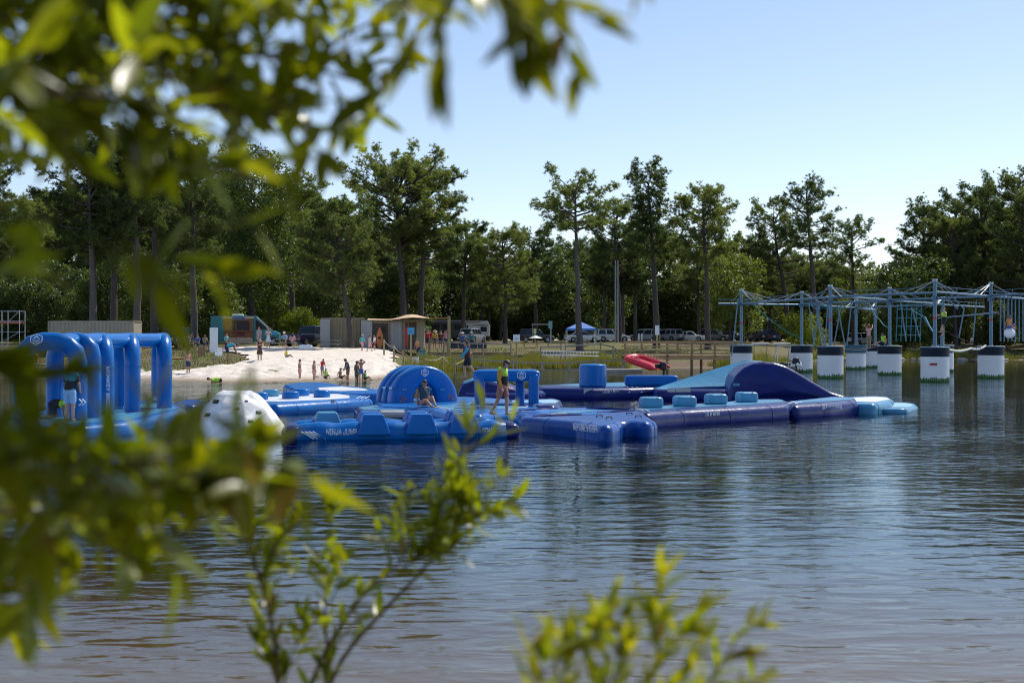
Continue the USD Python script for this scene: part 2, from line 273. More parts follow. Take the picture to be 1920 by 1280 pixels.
def pine_meshes(seed, H, c0, R, nl, lean=0.0, prof=None, tufts=1.0, r0=None, K=16, needle=0.36, up=0.5):
    """trunk with limbs, and crown of needle tufts. c0: height where the crown starts, R: crown radius, prof(t): radius over the crown's height"""
    rg = np.random.default_rng(seed); r0 = r0 or 0.017*H+0.03
    prof = prof or (lambda t: (0.68+0.5*t)*(1-t**5)**0.7+0.13)
    zs = np.linspace(0, H, 14); w = np.cumsum(rg.normal(0, 0.05, (14, 2)), 0)*H/20
    tp = np.stack([w[:, 0]+lean*(zs/H)**1.3, w[:, 1], zs], 1); tp[0, :2] = 0; tp[:, 2] -= 0.3*(zs == 0)
    rad = r0*(1-0.80*(zs/H)**1.1); rad[0] *= 1.25; rad[-1] = 0.05
    wood = [tube(tp, rad, 10)]; nl = int(nl*1.4)
    TC, TD = [], []
    def tr(z): return np.array([np.interp(z, zs, tp[:, k]) for k in range(3)])
    ga = rg.uniform(0, 6.28)
    for k in range(nl):
        t = (k+rg.uniform(0.1, 0.9))/nl; z = c0+(H-c0)*t*0.97; ga += 2.4+rg.normal(0, 0.45)
        L = R*prof(t)*rg.uniform(0.6, 1.25); el = rg.uniform(-0.12, 0.25)+0.75*t**2
        d = np.array([math.cos(ga)*math.cos(el), math.sin(ga)*math.cos(el), math.sin(el)])
        u = np.linspace(0, 1, 6)[:, None]; b0 = tr(z)
        bend = rg.normal(0, 0.10, 3)*L
        pts = b0+d*L*u+np.array([0, 0, up*0.42*L])*u**2.2+bend*np.sin(u*3.0)
        br = max(0.022*L+0.02, 0.035)*(1 if t < 0.9 else 0.7)
        wood.append(tube(pts, np.linspace(br, 0.015, 6), 5, caps=False))
        ns = max(4, int(4+L*2.1))
        for q in range(ns):
            s = rg.uniform(0.32, 1.0) if q else 1.0
            p0 = np.array([np.interp(s, u[:, 0], pts[:, m]) for m in range(3)])
            if q:
                a2 = ga+rg.choice([-1, 1])*rg.uniform(0.4, 1.3); e2 = rg.uniform(0.0, 0.8)
                d2 = np.array([math.cos(a2)*math.cos(e2), math.sin(a2)*math.cos(e2), math.sin(e2)]); l2 = rg.uniform(0.35, 1.0)*(0.35+0.28*L*(1.15-s))
                p1 = p0+d2*l2; p1[2] += 0.15*l2
                wood.append(tube([p0, (p0+p1)/2+[0, 0, -0.04*l2], p1], [0.022, 0.016, 0.01], 3, caps=False))
            else:
                p1 = p0+d*0.1; d2 = d; l2 = 0.5
            nt = max(2, int(round(tufts*(2.3+4.5*l2))))
            for m in range(nt):
                f = 1-0.75*m/max(nt, 1)*rg.uniform(0.6, 1.0); c = p0+(p1-p0)*f+rg.normal(0, 0.25, 3)
                TC.append(c); TD.append(unit(d2*0.8+np.array([0, 0, 0.75])+rg.normal(0, 0.35, 3)))
    for k in range(3):       # dead stubs under the crown
        z = c0*rg.uniform(0.62, 0.98); a = rg.uniform(0, 6.28); L = rg.uniform(0.4, 1.5); b0 = tr(z)
        wood.append(tube([b0, b0+L*np.array([math.cos(a), math.sin(a), 0.05])], [0.045, 0.015], 4, caps=False))
    TC, TD = np.array(TC), np.array(TD)
    c = np.repeat(TC, K, 0); dd = np.repeat(TD, K, 0)
    dirs = unit(dd*0.62+unit(rg.normal(size=c.shape))*0.95)
    V_, F = blades(c+dirs*0.03, dirs, rg.uniform(0.7, 1.15, len(c))*needle, 0.065, rg)
    W_ = cat_(wood); f = H/max(V_[:, 2].max(), H); V_[:, 2] *= f; W_.vertices = np.array(W_.vertices)*[1, 1, f]
    return W_, (V_, F)
def pine(name, label, loc, seed, H, c0, R, nl, group=None, mat=None, bm=None, rz=0.0, **kw):
    t = thing(name, label, "tree", loc, rz, group=group)
    wood, crown = pine_meshes(seed, H, c0, R, nl, **kw)
    part(t, "trunk", wood, bm or bark, 50); part(t, "crown", crown, mat or needles, False)
    return t
def broad_meshes(seed, H, c0, R, lobes, per, leaf=0.22, flat=0.75, r0=0.22):
    rg = np.random.default_rng(seed); wood = []
    zs = np.linspace(0, H*0.8, 8); tp = np.stack([np.cumsum(rg.normal(0, .05, 8))*H/8, np.cumsum(rg.normal(0, .05, 8))*H/8, zs], 1); tp[0] = (0, 0, -0.2)
    wood.append(tube(tp, np.linspace(r0, 0.05, 8), 8)); C, A, N = [], [], []
    for k in range(lobes):
        t = (k+.5)/lobes; z = c0+(H-c0)*(0.08+0.86*t); a = k*2.4+rg.normal(0, .4)
        rad = R*math.sqrt(max(0.05, 1-(abs(t-0.42)/0.62)**2.2)); rr_ = rad*rg.uniform(0.35, 0.85)
        c = np.array([math.cos(a)*rr_, math.sin(a)*rr_, z])+tp[-1]*[.5, .5, 0]
        lr = R*rg.uniform(0.30, 0.50)
        b0 = np.array([np.interp(z*0.8, zs, tp[:, m]) for m in range(3)])
        wood.append(tube([b0, (b0+c)/2+[0, 0, -.1], c], [0.06, 0.04, 0.015], 4, caps=False))
        n = per; u = unit(rg.normal(size=(n, 3))); rad_ = lr*rg.uniform(0.35, 1.0, n)**0.5*(0.75+0.5*meshkit.noise(u*2.2+k, k))
        p = c+u*rad_[:, None]*[1, 1, flat]
        p[:, 2] -= 0.12*rad_*rg.random(n)
        C.append(p); A.append(unit(u*0.7+rg.normal(0, .6, (n, 3))+[0, 0, -.25])); N.append(unit(u*0.6+rg.normal(0, .55, (n, 3))+[0, 0, .5]))
    C, A, N = map(np.vstack, (C, A, N))
    return cat_(wood), leafquads(C, A, N, leaf*rg.uniform(.7, 1.3, len(C)), leaf*0.55, rg)
def broad(name, label, loc, seed, H, c0, R, lobes, per, mat, group=None, cat="tree", rz=0.0, **kw):
    t = thing(name, label, cat, loc, rz, group=group)
    wood, crown = broad_meshes(seed, H, c0, R, lobes, per, **kw)
    part(t, "trunk", wood, bark, 50); part(t, "crown", crown, mat, False)
    return t

def H_of(topy, d, z): return (HOR-topy)*d/FPX+EYE-z
# the pines that make the skyline: (pixel of the foot, of the top, distance, top row, row where the crown starts, half width in pixels, limbs, seed, tufts, mat, label, extra)
sky_pines = [
 (757, 742, 150, 262, 462, 84, 40, 101, 1.35, needles, "tallest round crowned pine standing left of the gap over the beach shed", {"up": 0.55}),
 (786, 803, 152, 302, 505, 62, 34, 102, 1.3, needles, "pine close on the right of the tallest pine, its crown merging with it", {}),
 (657, 628, 119.6, 362, 560, 68, 30, 103, 1.5, needles_dark, "dark leaning pine whose trunk stands in front of the tan shipping container", {}),
 (868, 868, 176, 398, 540, 46, 28, 104, 1.3, needles, "middle height pine behind the shade sail with a rounded top", {}),
 (947, 942, 172, 414, 585, 50, 30, 105, 1.3, needles, "pine with a pointed top left of the wide low pines", {}),
 (1003, 1000, 190, 412, 560, 48, 26, 106, 1.3, needles_dark, "low dark pine in the dip of the skyline", {}),
 (1087, 1078, 140, 300, 412, 68, 17, 107, 1.15, needles, "lone tall pine with a flat open crown right of the blue canopy tent", {"prof": lambda t: 1.05 if t < .45 else 0.95-0.5*(t-.45), "up": 0.3}),
 (1158, 1150, 190, 354, 520, 54, 28, 108, 1.3, needles_dark, "shaded pine behind the pair of pale poles", {}),
 (1231, 1213, 150, 292, 480, 50, 34, 109, 1.15, needles, "tall narrow pine with a ragged crown near the white sign post", {"prof": lambda t: 0.95-0.35*t+0.15*math.sin(9*t)}),
 (1327, 1316, 145, 336, 500, 66, 30, 110, 1.25, needles, "umbrella shaped pine behind the wooden dock", {"prof": lambda t: (0.45+0.7*t)*(1-t**5)+.15}),
 (1392, 1396, 192, 428, 560, 50, 28, 111, 1.4, needles_dark, "low dense pine right of the umbrella shaped pine", {}),
 (1484, 1452, 190, 364, 520, 55, 30, 112, 1.25, needles, "spreading pine leaning left beside the tall thin pine over the cable course", {"prof": lambda t: 1.0-0.4*t}),
 (1528, 1510, 176, 321, 470, 56, 24, 113, 1.15, needles, "tall thin pine with an open top over the cable course", {"prof": lambda t: 0.95-0.25*t}),
 (1602, 1598, 200, 400, 530, 40, 22, 114, 1.0, needles, "small thin pine at the left edge of the sky gap", {}),
 (1738, 1732, 190, 362, 575, 64, 40, 115, 1.4, needles_dark, "dark bushy pine at the right edge of the sky gap", {"prof": lambda t: 1.0-0.45*t}),
 (1795, 1790, 205, 360, 560, 50, 30, 116, 1.4, needles_dark, "pine between the two big dark pines on the right", {}),
 (1855, 1845, 190, 324, 575, 72, 44, 117, 1.4, needles_dark, "big dark pine over the nearest white drums", {}),
 (1930, 1918, 182, 308, 560, 74, 44, 118, 1.4, needles_dark, "dark pine cut by the right edge of the photo", {}),
 (176, 170, 114, 225, 470, 78, 34, 119, 1.4, needles_dark, "pine with a pale straight trunk before the tan fence, leftmost of three", {}),
 (211, 222, 116, 250, 520, 70, 34, 120, 1.4, needles_dark, "pine before the tan fence, middle one of three", {}),
 (256, 250, 114, 235, 440, 66, 30, 121, 1.4, needles_dark, "pine before the tan fence, rightmost of three", {}),
 (291, 300, 124, 215, 430, 70, 34, 122, 1.4, needles_dark, "thick trunked pine in the shade right of the tan fence", {}),
 (364, 352, 128, 245, 500, 66, 32, 123, 1.4, needles_dark, "pine with a bare trunk behind the white notice board", {}),
 (58, 50, 150, 356, 455, 58, 22, 124, 1.4, needles, "umbrella crowned pine above the metal scaffold tower", {"prof": lambda t: (0.6+0.6*t)*(1-t**4)+.1}),
 (-40, -30, 130, 270, 500, 70, 30, 125, 1.4, needles_dark, "pine partly outside the left edge of the photo", {}),
 (548, 536, 158, 300, 500, 60, 34, 126, 1.4, needles, "pine rising behind the food truck clearing right of the big leafy tree", {}),
]
PROTO = []
for px, tpx, d, ty, cy, hw, nl, seed, tf, mt, lab, ex in sky_pines:
    loc = at(px, d, -0.05); H = H_of(ty, d, loc[2]); c0 = H_of(cy, d, loc[2]); c0 += .10*(H-c0); R = hw*d/FPX*1.15
    p = pine("pine_tree", lab, loc, seed, H, c0, R, nl, mat=mt, lean=(tpx-px)*d/FPX, tufts=tf, bm=bark_grey if px in (176, 256, 1087, 364) else bark, **ex)
    PROTO.append((p, H, px))
# big leafy tree on the left and bright leafy crowns among the pines
broad("leafy_tree", "big light green leafy tree behind the beach left of the food truck clearing", at(470, 148), 201, H_of(268, 148, 2), 3.5, 5.8, 34, 620, leaves_far, leaf=0.34, r0=.4)
broad("leafy_tree", "light green feathery tree below the umbrella shaped pine", at(1368, 178), 202, H_of(470, 178, 2.1), 1.8, 4.6, 20, 520, leaves_far, leaf=0.34)
broad("leafy_tree", "pale olive leafy tree behind the lone tall pine", at(1140, 205), 203, H_of(455, 205, 2.1), 2.0, 4.2, 18, 420, leaves_far, leaf=.34)
broad("leafy_tree", "low leafy tree filling the bottom of the sky gap", at(1655, 215), 204, H_of(500, 215, 2.1), 1.2, 6.0, 20, 420, leaves_far, leaf=.36)
b0 = broad("bush", "round bright yellow green bush behind the cable course posts", at(1507, 172), 205, H_of(577, 172, 2.1), 0.3, 2.7, 16, 420, leaves_bright, cat="bush", leaf=.22, r0=.1)
b1 = broad("bush", "sunlit green bush at the edge of the wood behind the food truck", at(560, 152), 206, 3.4, 0.2, 2.4, 14, 380, leaves_bright, cat="bush", leaf=.22, r0=.1)
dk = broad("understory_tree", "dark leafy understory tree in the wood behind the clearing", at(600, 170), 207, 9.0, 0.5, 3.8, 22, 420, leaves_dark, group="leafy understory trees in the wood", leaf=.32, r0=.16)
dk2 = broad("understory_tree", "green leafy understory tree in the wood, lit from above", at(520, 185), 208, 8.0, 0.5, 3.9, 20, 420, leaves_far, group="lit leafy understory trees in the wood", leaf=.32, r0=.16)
rg = np.random.default_rng(5)
def skytop(px):   # how high the wood behind may reach
    return np.interp(px, [-400, 0, 100, 300, 560, 700, 900, 1000, 1200, 1400, 1560, 1610, 1640, 1680, 1750, 1900, 2400], [330, 370, 330, 280, 330, 380, 425, 425, 400, 440, 450, 490, 520, 480, 400, 350, 340])
for k in range(110):
    px = -420+2800*((k*0.618034) % 1.0); d = rg.uniform(185, 262); src, Hs, _ = PROTO[[1, 3, 4, 5, 7, 10, 14, 15, 16, 20, 22][k % 11]]
    ty = skytop(px)+rg.uniform(8, 75); loc = at(px, d, -0.1); H = H_of(ty, d, loc[2])
    if px < 480 and d < 205: d = 205+rg.uniform(0, 40); loc = at(px, d, -0.1)
    s = H/Hs; sx = max(s, 0.75)
    dup(src, "pine_tree", "slim pine among many in the dark wood behind the clearing", "tree", loc, rg.uniform(0, 6.28), (sx, sx, s), group="pines in the wood behind the clearing")
for k in range(120):
    px = -480+2900*((k*0.618034+.3) % 1.0); d = rg.uniform(176, 275)
    if px < 420: d = rg.uniform(135, 240)
    if 780 < px < 1570 and d < 224: d = 224+(d-176)*.8
    ty = rg.uniform(500, 585) if k % 3 else rg.uniform(455, 520)
    ty = max(ty, skytop(px)+20); loc = at(px, d, -0.1); H = H_of(ty, d, loc[2])
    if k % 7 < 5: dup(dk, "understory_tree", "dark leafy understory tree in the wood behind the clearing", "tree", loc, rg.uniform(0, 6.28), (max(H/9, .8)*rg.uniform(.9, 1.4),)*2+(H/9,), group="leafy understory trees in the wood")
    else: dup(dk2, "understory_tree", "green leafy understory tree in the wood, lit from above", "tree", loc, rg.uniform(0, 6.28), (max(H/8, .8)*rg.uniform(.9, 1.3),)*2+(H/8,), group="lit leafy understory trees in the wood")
for k in range(70):
    px = -200+2300*((k*0.618034+.77) % 1.0); d = (rg.uniform(224, 240) if px > 500 else rg.uniform(150, 175)) if k < 26 else rg.uniform(236, 300)
    dup(dk, "understory_shrub", "dark shrub at the foot of the wood", "shrub", at(px, d, -.3), rg.uniform(0, 6.28), (rg.uniform(.8, 1.2),)*2+(rg.uniform(.28, .5),), group="dark shrubs at the foot of the wood")

for k, (x, y, s_) in enumerate(((-16, -9, 1.0), (-10, -14, 1.2), (-4, -11, 1.1), (3, -15, 1.3), (8, -10, 1.0), (14, -12, 1.2), (20, -8, 1.1), (-24, -6, 1.2), (28, -10, 1.3), (-33, -8, 1.3), (37, -6, 1.3), (-7, -22, 1.5), (11, -22, 1.5), (24, -20, 1.5), (-20, -20, 1.5))):
    dup(dk, "bank_tree", "leafy tree on the near bank behind the viewer", "tree", (x, y, float(terrain(x, y))-.1), k*1.3, (s_*1.1, s_*1.1, s_*1.05), group="leafy trees on the near bank")
# ---------------------------------------------------------------- inflatable water park
def vinyl(n, c, r=0.28): return M(n, c, r, 0.16, 1.1, bump=0.018, bscale=2.6, specular_ior_level=0.36)
blue = vinyl("vinyl_blue", (0.002, 0.125, 0.42)); sky_blue = vinyl("vinyl_sky_blue", (0.07, 0.26, 0.43)); navy = vinyl("vinyl_navy", (0.007, 0.016, 0.118))
deep = vinyl("vinyl_deep_blue", (0.003, 0.060, 0.27)); pale = vinyl("vinyl_pale_blue", (0.36, 0.60, 0.76)); white_v = vinyl("vinyl_white", (0.84, 0.85, 0.86))
grey_v = vinyl("vinyl_grey", (0.42, 0.44, 0.46)); print_w = M("print_white", (0.72, 0.76, 0.80), 0.5); black_r = M("black_rubber", (0.012, 0.012, 0.014), 0.5)
orange_p = M("print_orange", (0.62, 0.20, 0.10), 0.5)

def ring_of(poly, R=0.18, step=0.09):
    """outline with rounded corners as even points, counter clockwise"""
    g = Polygon(poly); g = g if g.is_valid else g.buffer(0)
    g = g.buffer(-R, quad_segs=10).buffer(2*R, quad_segs=10).buffer(-R, quad_segs=10)
    if g.geom_type != "Polygon": g = max(g.geoms, key=lambda a: a.area)
    L = g.exterior; n = max(24, int(L.length/step))
    p = np.array([L.interpolate(k/n, normalized=True).coords[0] for k in range(n)])
    a = np.roll(p, -1, 0); area = np.sum(p[:, 0]*a[:, 1]-a[:, 0]*p[:, 1])
    return p if area > 0 else p[::-1]
def pillow(poly, z0, z1, r, R=0.18, crown=0.0):
    """blown up slab: outline, bottom, top, edge radius"""
    p = ring_of(poly, R); n = len(p); t = np.roll(p, -1, 0)-np.roll(p, 1, 0); t /= np.linalg.norm(t, axis=1, keepdims=True)
    nor = np.stack([t[:, 1], -t[:, 0]], 1); r = min(r, (z1-z0)/2*.98)
    prof = [(r*(1-math.cos(a)), z0+r*(1-math.sin(a))) for a in np.linspace(math.pi/2, 0, 6)[::-1]][::-1]
    lo = [(r*(1-math.sin(a)), z0+r*(1-math.cos(a))) for a in np.linspace(0, math.pi/2, 6)]
    hi = [(r*(1-math.cos(a)), z1-r*(1-math.sin(a))) for a in np.linspace(0, math.pi/2, 7)]
    prof = lo+hi
    rings = [np.column_stack([p-nor*o, np.full(n, z)]) for o, z in prof]
    V = np.vstack(rings); k = len(rings); i = np.arange(k-1)[:, None]; j = np.arange(n)[None]; j2 = (j+1) % n
    q = np.stack([i*n+j, i*n+j2, (i+1)*n+j2, (i+1)*n+j], -1).reshape(-1, 4)
    F = [q[:, [0, 1, 2]], q[:, [0, 2, 3]]]
    tp = Polygon(rings[-1][:, :2])
    v2, f2 = trimesh.creation.triangulate_polygon(tp if tp.is_valid else tp.buffer(0), engine="earcut")
    F.append(np.asarray(f2)+len(V)); V = np.vstack([V, np.column_stack([v2, np.full(len(v2), z1)])])
    return trimesh.Trimesh(V, np.vstack(F), process=False)
def pix(pts, z): return [tuple(W(x, y, z)[:2]) for x, y in pts]
def shift(m, o): m = m.copy(); m.apply_translation(-np.asarray(o)); return m
def lettering(par, text, p0, p1, h, mat=None, o=(0, 0, 0), bold=True, bulge=0.02, name="lettering", tilt=0.0):
    """raised print that stands on the side between two points of the place (seen from the left to the right), letters h tall"""
    m = meshkit.text_mesh(text, h, 0.006, bold); b = m.bounds; p0, p1 = np.asarray(p0, float), np.asarray(p1, float)
    L = np.linalg.norm(p1-p0); x = (p1-p0)/L; nrm = unit(np.array([x[1], -x[0], 0])); up = unit(np.array([0, 0, 1.0])-nrm*tilt); nn = unit(np.cross(x, up))
    v = np.array(m.vertices); v[:, 0] = (v[:, 0]-b[0, 0])/(b[1, 0]-b[0, 0])*L
    w = p0+v[:, :1]*x+v[:, 1:2]*up+(v[:, 2:3]+bulge)*nn
    return part(par, name, trimesh.Trimesh(w-np.asarray(o), m.faces, process=False), mat or print_w, False)
def lettering_on(par, fm, o, text, px0, px1, py0, py1, h, mat=None, bulge=0.015, tilt=0.0):
    """print laid on a float where the rays through two pixels meet it"""
    hits = []
    for px, py in ((px0, py0), (px1, py1)):
        org = np.array([0, 0, EYE]); dr = unit(P(px, py, 40)-org); loc, _, _ = fm.ray.intersects_location([org], [dr])
        hits.append(loc[np.argmin(np.linalg.norm(loc-org, axis=1))])
    x = unit(hits[1]-hits[0]); up = np.array([0, 0, 1.0]); return lettering(par, text, hits[0]-up*h*.5, hits[1]-up*h*.5, h, mat, o, bold=False, bulge=bulge, tilt=tilt)
def emblem_shapes():
    """hexagon badge with a peak inside, and ribs of print under it"""
    hexo = Polygon([(-.5, .25), (0, .5), (.5, .25), (.5, -.22), (0, -.55), (-.5, -.22)]); ring_ = hexo.difference(hexo.buffer(-.07))
    peak = Polygon([(-.32, .0), (0, .34), (.32, .0), (.10, .08), (0, .2), (-.10, .08)])
    bars = [Polygon([(-.32+.02*k, -.08-.1*k), (.32-.02*k, -.08-.1*k), (.30-.06*k, -.13-.1*k), (-.30+.06*k, -.13-.1*k)]) for k in range(3)]
    return [ring_, peak]+bars
def emblem(par, c, size, x, up, o, wrap=None):
    ms = []
    for g in emblem_shapes():
        for gg in getattr(g, "geoms", [g]): ms.append(trimesh.creation.extrude_polygon(gg, 0.008/size, engine="earcut"))
    m = cat_(ms); 
    for _ in range(1): m = m.subdivide()
    v = np.array(m.vertices)*size; x = unit(np.asarray(x, float)); up = unit(np.asarray(up, float)); nn = np.cross(x, up)
    w = np.asarray(c, float)+v[:, :1]*x+v[:, 1:2]*up+v[:, 2:3]*nn
    if wrap: w = wrap(w, v[:, 2:3])
    return part(par, "emblem", trimesh.Trimesh(w-np.asarray(o), m.faces, process=False), print_w, False)
def slab(name, label, cat, outline, z1, r, mat, z0=-0.16, R=0.18, group=None):
    poly = pix(outline, z1); o = np.array([*np.mean(poly, 0), 0])
    t = thing(name, label, cat, o, group=group)
    global FM
    FM = pillow(poly, z0, z1, r, R); part(t, "float_tube", shift(FM, o), mat, 50)
    p = ring_of(poly, R); n = len(p); tt = np.roll(p, -1, 0)-np.roll(p, 1, 0); tt /= np.linalg.norm(tt, axis=1, keepdims=True); nor = np.stack([tt[:, 1], -tt[:, 0]], 1); rr_ = min(r, (z1-z0)/2*.98)
    for k in range(0, n, max(16, int(2.0/.09))):      # welded seams round the tube
        pr = [(-.004, .0)]+[(rr_*(1-math.cos(a))-.004, z1-rr_*(1-math.sin(a))+.003) for a in np.linspace(0, math.pi/2, 8)]
        part(t, "seam", tube([np.array([*(p[k]-nor[k]*a), z])-o for a, z in pr], .006, 5, caps=False), mat, 50)
    return t, o, poly
def deckpatch(t, o, outline, z, mat, R=0.06, name="deck_panel", h=0.006):
    poly = Polygon(pix(outline, z)).buffer(-R).buffer(R)
    if poly.geom_type != "Polygon": poly = max(poly.geoms, key=lambda a: a.area)
    m = trimesh.creation.extrude_polygon(poly, h+0.01, engine="earcut"); m.apply_translation((0, 0, z-0.006))
    part(t, name, shift(m, o), mat, False)
def grip(t, o, px, py, z, ang=0.0, w=0.16):
    c = W(px, py, z); pts = [np.array([math.cos(ang)*a, math.sin(ang)*a, b]) for a, b in ((-w/2, 0), (-w/2*.8, .05), (w/2*.8, .05), (w/2, 0))]
    part(t, "grab_handle", tube([c+q-o for q in pts], 0.016, 6), black_r)
def strap(t, o, a, b, mat=None, r=0.012): part(t, "strap", tube([np.asarray(a)-o, (np.asarray(a)+np.asarray(b))/2-o+[0, 0, .012], np.asarray(b)-o], r, 5), mat or print_w)

# --- hump bridge with two tubes (NINJA JUMP)
A_, B_ = W(536, 826), W(972, 820); ax = unit(B_-A_); av = np.array([-ax[1], ax[0], 0]); Ln = np.linalg.norm(B_-A_)
t = thing("hump_bridge", "long blue float of two tubes with wedge humps, right of the white iceberg", "inflatable float", A_, math.atan2(ax[1], ax[0]))
for v0 in (0.30, 1.45):
    u = np.linspace(0, Ln, 60); rad = 0.275+0.02*np.cos(u*2*np.pi/0.82); rad[:6] = np.linspace(.17, .27, 6); rad[-6:] = np.linspace(.27, .17, 6)
    part(t, "float_tube", tube(np.stack([u, np.full(60, v0), np.full(60, 0.12)], 1), rad, 22), blue, 60)
for u0, w in ((0.16, .5), (Ln-.16, .5)):
    part(t, "end_cushion", rbox(w, 1.6, .44, .2, (u0, .87, .13)), navy, 60)
part(t, "floor", rbox(Ln-.5, 0.95, .16, .07, (Ln/2, .87, .10)), deep, 60)
def hump(c, v0):
    a, b, wd = .33, .19, .33
    pts = [(c-a, v0-wd, .14), (c+a, v0-wd, .14), (c-a, v0+wd, .14), (c+a, v0+wd, .14), (c-b, v0-wd*.8, .53), (c+b, v0-wd*.8, .53), (c-b, v0+wd*.8, .53), (c+b, v0+wd*.8, .53)]
    m = tri(hullb(pts, 0.05, 16)); return m
kx = Ln/(972-536)
for px, rows in ((615, (1,)), (698, (0, 1)), (788, (0, 1)), (870, (0, 1))):
    for r_ in rows:
        part(t, "hump", hump((px-536)*kx+(0.05 if r_ else 0), (0.32, 1.43)[r_]), sky_blue if r_ == 1 and px == 615 else blue, 40)
for px in (722, 812, 893): part(t, "seam_band", tube([( (px-536)*kx, .30+.287*math.cos(a), .12+.287*math.sin(a)) for a in np.linspace(0, 2*np.pi, 20)], .008, 5, closed=True), sky_blue)
for k in range(4):
    x0 = .50+.09*k; part(t, "printed_stripe", tube([(x0-.16, .30-.27, .20), (x0, .30-.278, .12), (x0+.14, .30-.262, .03)], .018, 5), print_w)
lettering(t, "NINJA JUMP", (0.92, .04, .125), (1.63, .04, .125), .15, bulge=.012, tilt=-0.5)
lettering(t, "NINJA JUMP", (Ln-.86, .05, .14), (Ln-.30, .05, .14), .12, bulge=.014, tilt=-0.5)

# --- star platform with two prongs (NEPTUNE'S STEPS)
out = [(962, 770), (1000, 764), (1100, 763), (1192, 767), (1210, 773), (1233, 788), (1205, 793), (1174, 783), (1163, 794), (1137, 799), (1080, 790), (1020, 785), (975, 781)]
t, o, poly = slab("star_platform", "blue float with two prongs pointing to the right, lettered NEPTUNE'S STEPS", "inflatable float", out, .38, .19, deep)
deckpatch(t, o, [(985, 773), (1010, 768), (1095, 767), (1165, 770), (1120, 777), (1040, 778)], .382, blue)
deckpatch(t, o, [(1030, 772), (1100, 769), (1120, 771), (1070, 775)], .397, sky_blue)
deckpatch(t, o, [(1032, 775.5), (1064, 774.4), (1060, 776), (1030, 776.6)], .401, grey_v)
for x0, x1, y0, y1 in ((975, 1045, 769.5, 766), (1000, 1090, 780.5, 777.5), (1100, 1180, 766, 768), (1120, 1190, 774, 769.5)):
    strap(t, o, W(x0, y0, .39), W(x1, y1, .39), navy, .03)
for k, (x, y) in enumerate(((1124, 782), (1142, 785.5), (1180, 777), (1197, 782.5))): grip(t, o, x, y, .38, 0.3)
lettering_on(t, FM, o, "NEPTUNE'S STEPS", 1077, 1122, 799, 804, .17, tilt=-.15)
# second prong piece farther back
out = [(950, 749), (1040, 746), (1054, 749), (1056, 757), (1042, 760), (960, 760)]
t, o, poly = slab("prong_platform", "navy and white float with a blunt end behind the square arch, lettered on its side", "inflatable float", out, .40, .16, navy)
deckpatch(t, o, [(960, 752), (1036, 749), (1048, 752), (1040, 756), (962, 757)], .402, pale)
lettering_on(t, FM, o, "NEPTUNE'S STEPS", 1000, 1046, 762, 761, .15)

# --- stepping block run on the right (TIDE RUN)
def block(t, o, px, py, z, w, d, h, mat, m2=None):
    c = W(px, py, z)-o; m = rbox(w, d, h, .11, c+[0, d*.4, h/2-.02], rz=.25); part(t, "step_block", m, mat, 60)
    for k in (-1, 1): part(t, "block_seam", tube([c+[0.25*w*k, d*.4-d*.42, h-.03], c+[.25*w*k+.04, d*.4+d*.42, h-.03]], .012, 5), m2 or pale)
out = [(1176, 766), (1240, 759), (1335, 754), (1405, 748), (1470, 747), (1492, 754), (1480, 759), (1400, 763.5), (1290, 769), (1205, 775)]
t, o, poly = slab("stepping_run", "long navy float with four rounded stepping blocks on its light blue deck", "inflatable float", out, .41, .25, navy)
deckpatch(t, o, [(1195, 766.5), (1245, 761), (1335, 756), (1405, 750), (1465, 749.5), (1472, 753.5), (1400, 759), (1290, 764), (1212, 769)], .412, sky_blue)
for px, py in ((1222, 765), (1285, 762.5), (1344, 758), (1402, 754)): block(t, o, px, py, .42, .60, .55, .33, sky_blue)
lettering_on(t, FM, o, "TIDE RUN", 1321, 1348, 777, 775, .19)
for x in (1208, 1218): strap(t, o, W(x, 771, .42), W(x-16, 766, .42))

# --- run end with landing mat (WAVE RIDER)
out = [(1465, 752), (1560, 742), (1608, 744), (1612, 752), (1560, 756), (1482, 760)]
t, o, poly = slab("slide_runout", "navy float end section with a grey label patch, joined to the stepping block run", "inflatable float", out, .40, .25, navy)
deckpatch(t, o, [(1480, 753), (1560, 745), (1600, 746.5), (1600, 749), (1558, 752), (1490, 756)], .402, sky_blue)
lettering_on(t, FM, o, "WAVE RIDER", 1541, 1577, 765.5, 763.5, .15)
pp0, pp1 = P(1509, 770, 42.72), P(1535, 768, 43.2)
part(t, "label_patch", shift(cat_([rod(pp0+[0, -.05, .06*k], pp1+[0, -.05, .06*k], .032, 4) for k in range(3)]), o), grey_v)
for px, py in ((1470, 775), (1499, 773), (1608, 766)): part(t, "valve", lathe([(0.001, -.02), (.03, -.015), (.03, .015), (.001, .02)], 10, P(px, py, 42.4+(px-1470)*.02)-o), white_v)
for x in (1478, 1490): strap(t, o, W(x, 757, .41), W(x+14, 753, .41))
out = [(1585, 744), (1640, 742), (1668, 744), (1677, 748.5), (1672, 753), (1640, 757), (1600, 756)]
t, o, poly = slab("landing_mat", "white topped blue landing mat with an orange and white label below the wave slide", "inflatable float", out, .33, .15, sky_blue)
deckpatch(t, o, [(1598, 746), (1640, 744), (1662, 745.5), (1669, 748.5), (1640, 754), (1606, 753)], .332, white_v)
lc = P(1655, 762, 46.1)
part(t, "label_patch", shift(box(.34, .02, .20, lc+[0, -.06, 0], .3), o), print_w); part(t, "label_stripe", shift(box(.34, .02, .05, lc+[0, -.06, .13], .3), o), orange_p)
out = [(1645, 757), (1690, 752.5), (1716, 756.5), (1722, 761), (1700, 766.5), (1650, 766)]
t, o, poly = slab("floating_mat", "thin pale blue floating board with round tip at the water park's right end", "inflatable float", out, .15, .08, sky_blue, z0=-.05, R=.3)
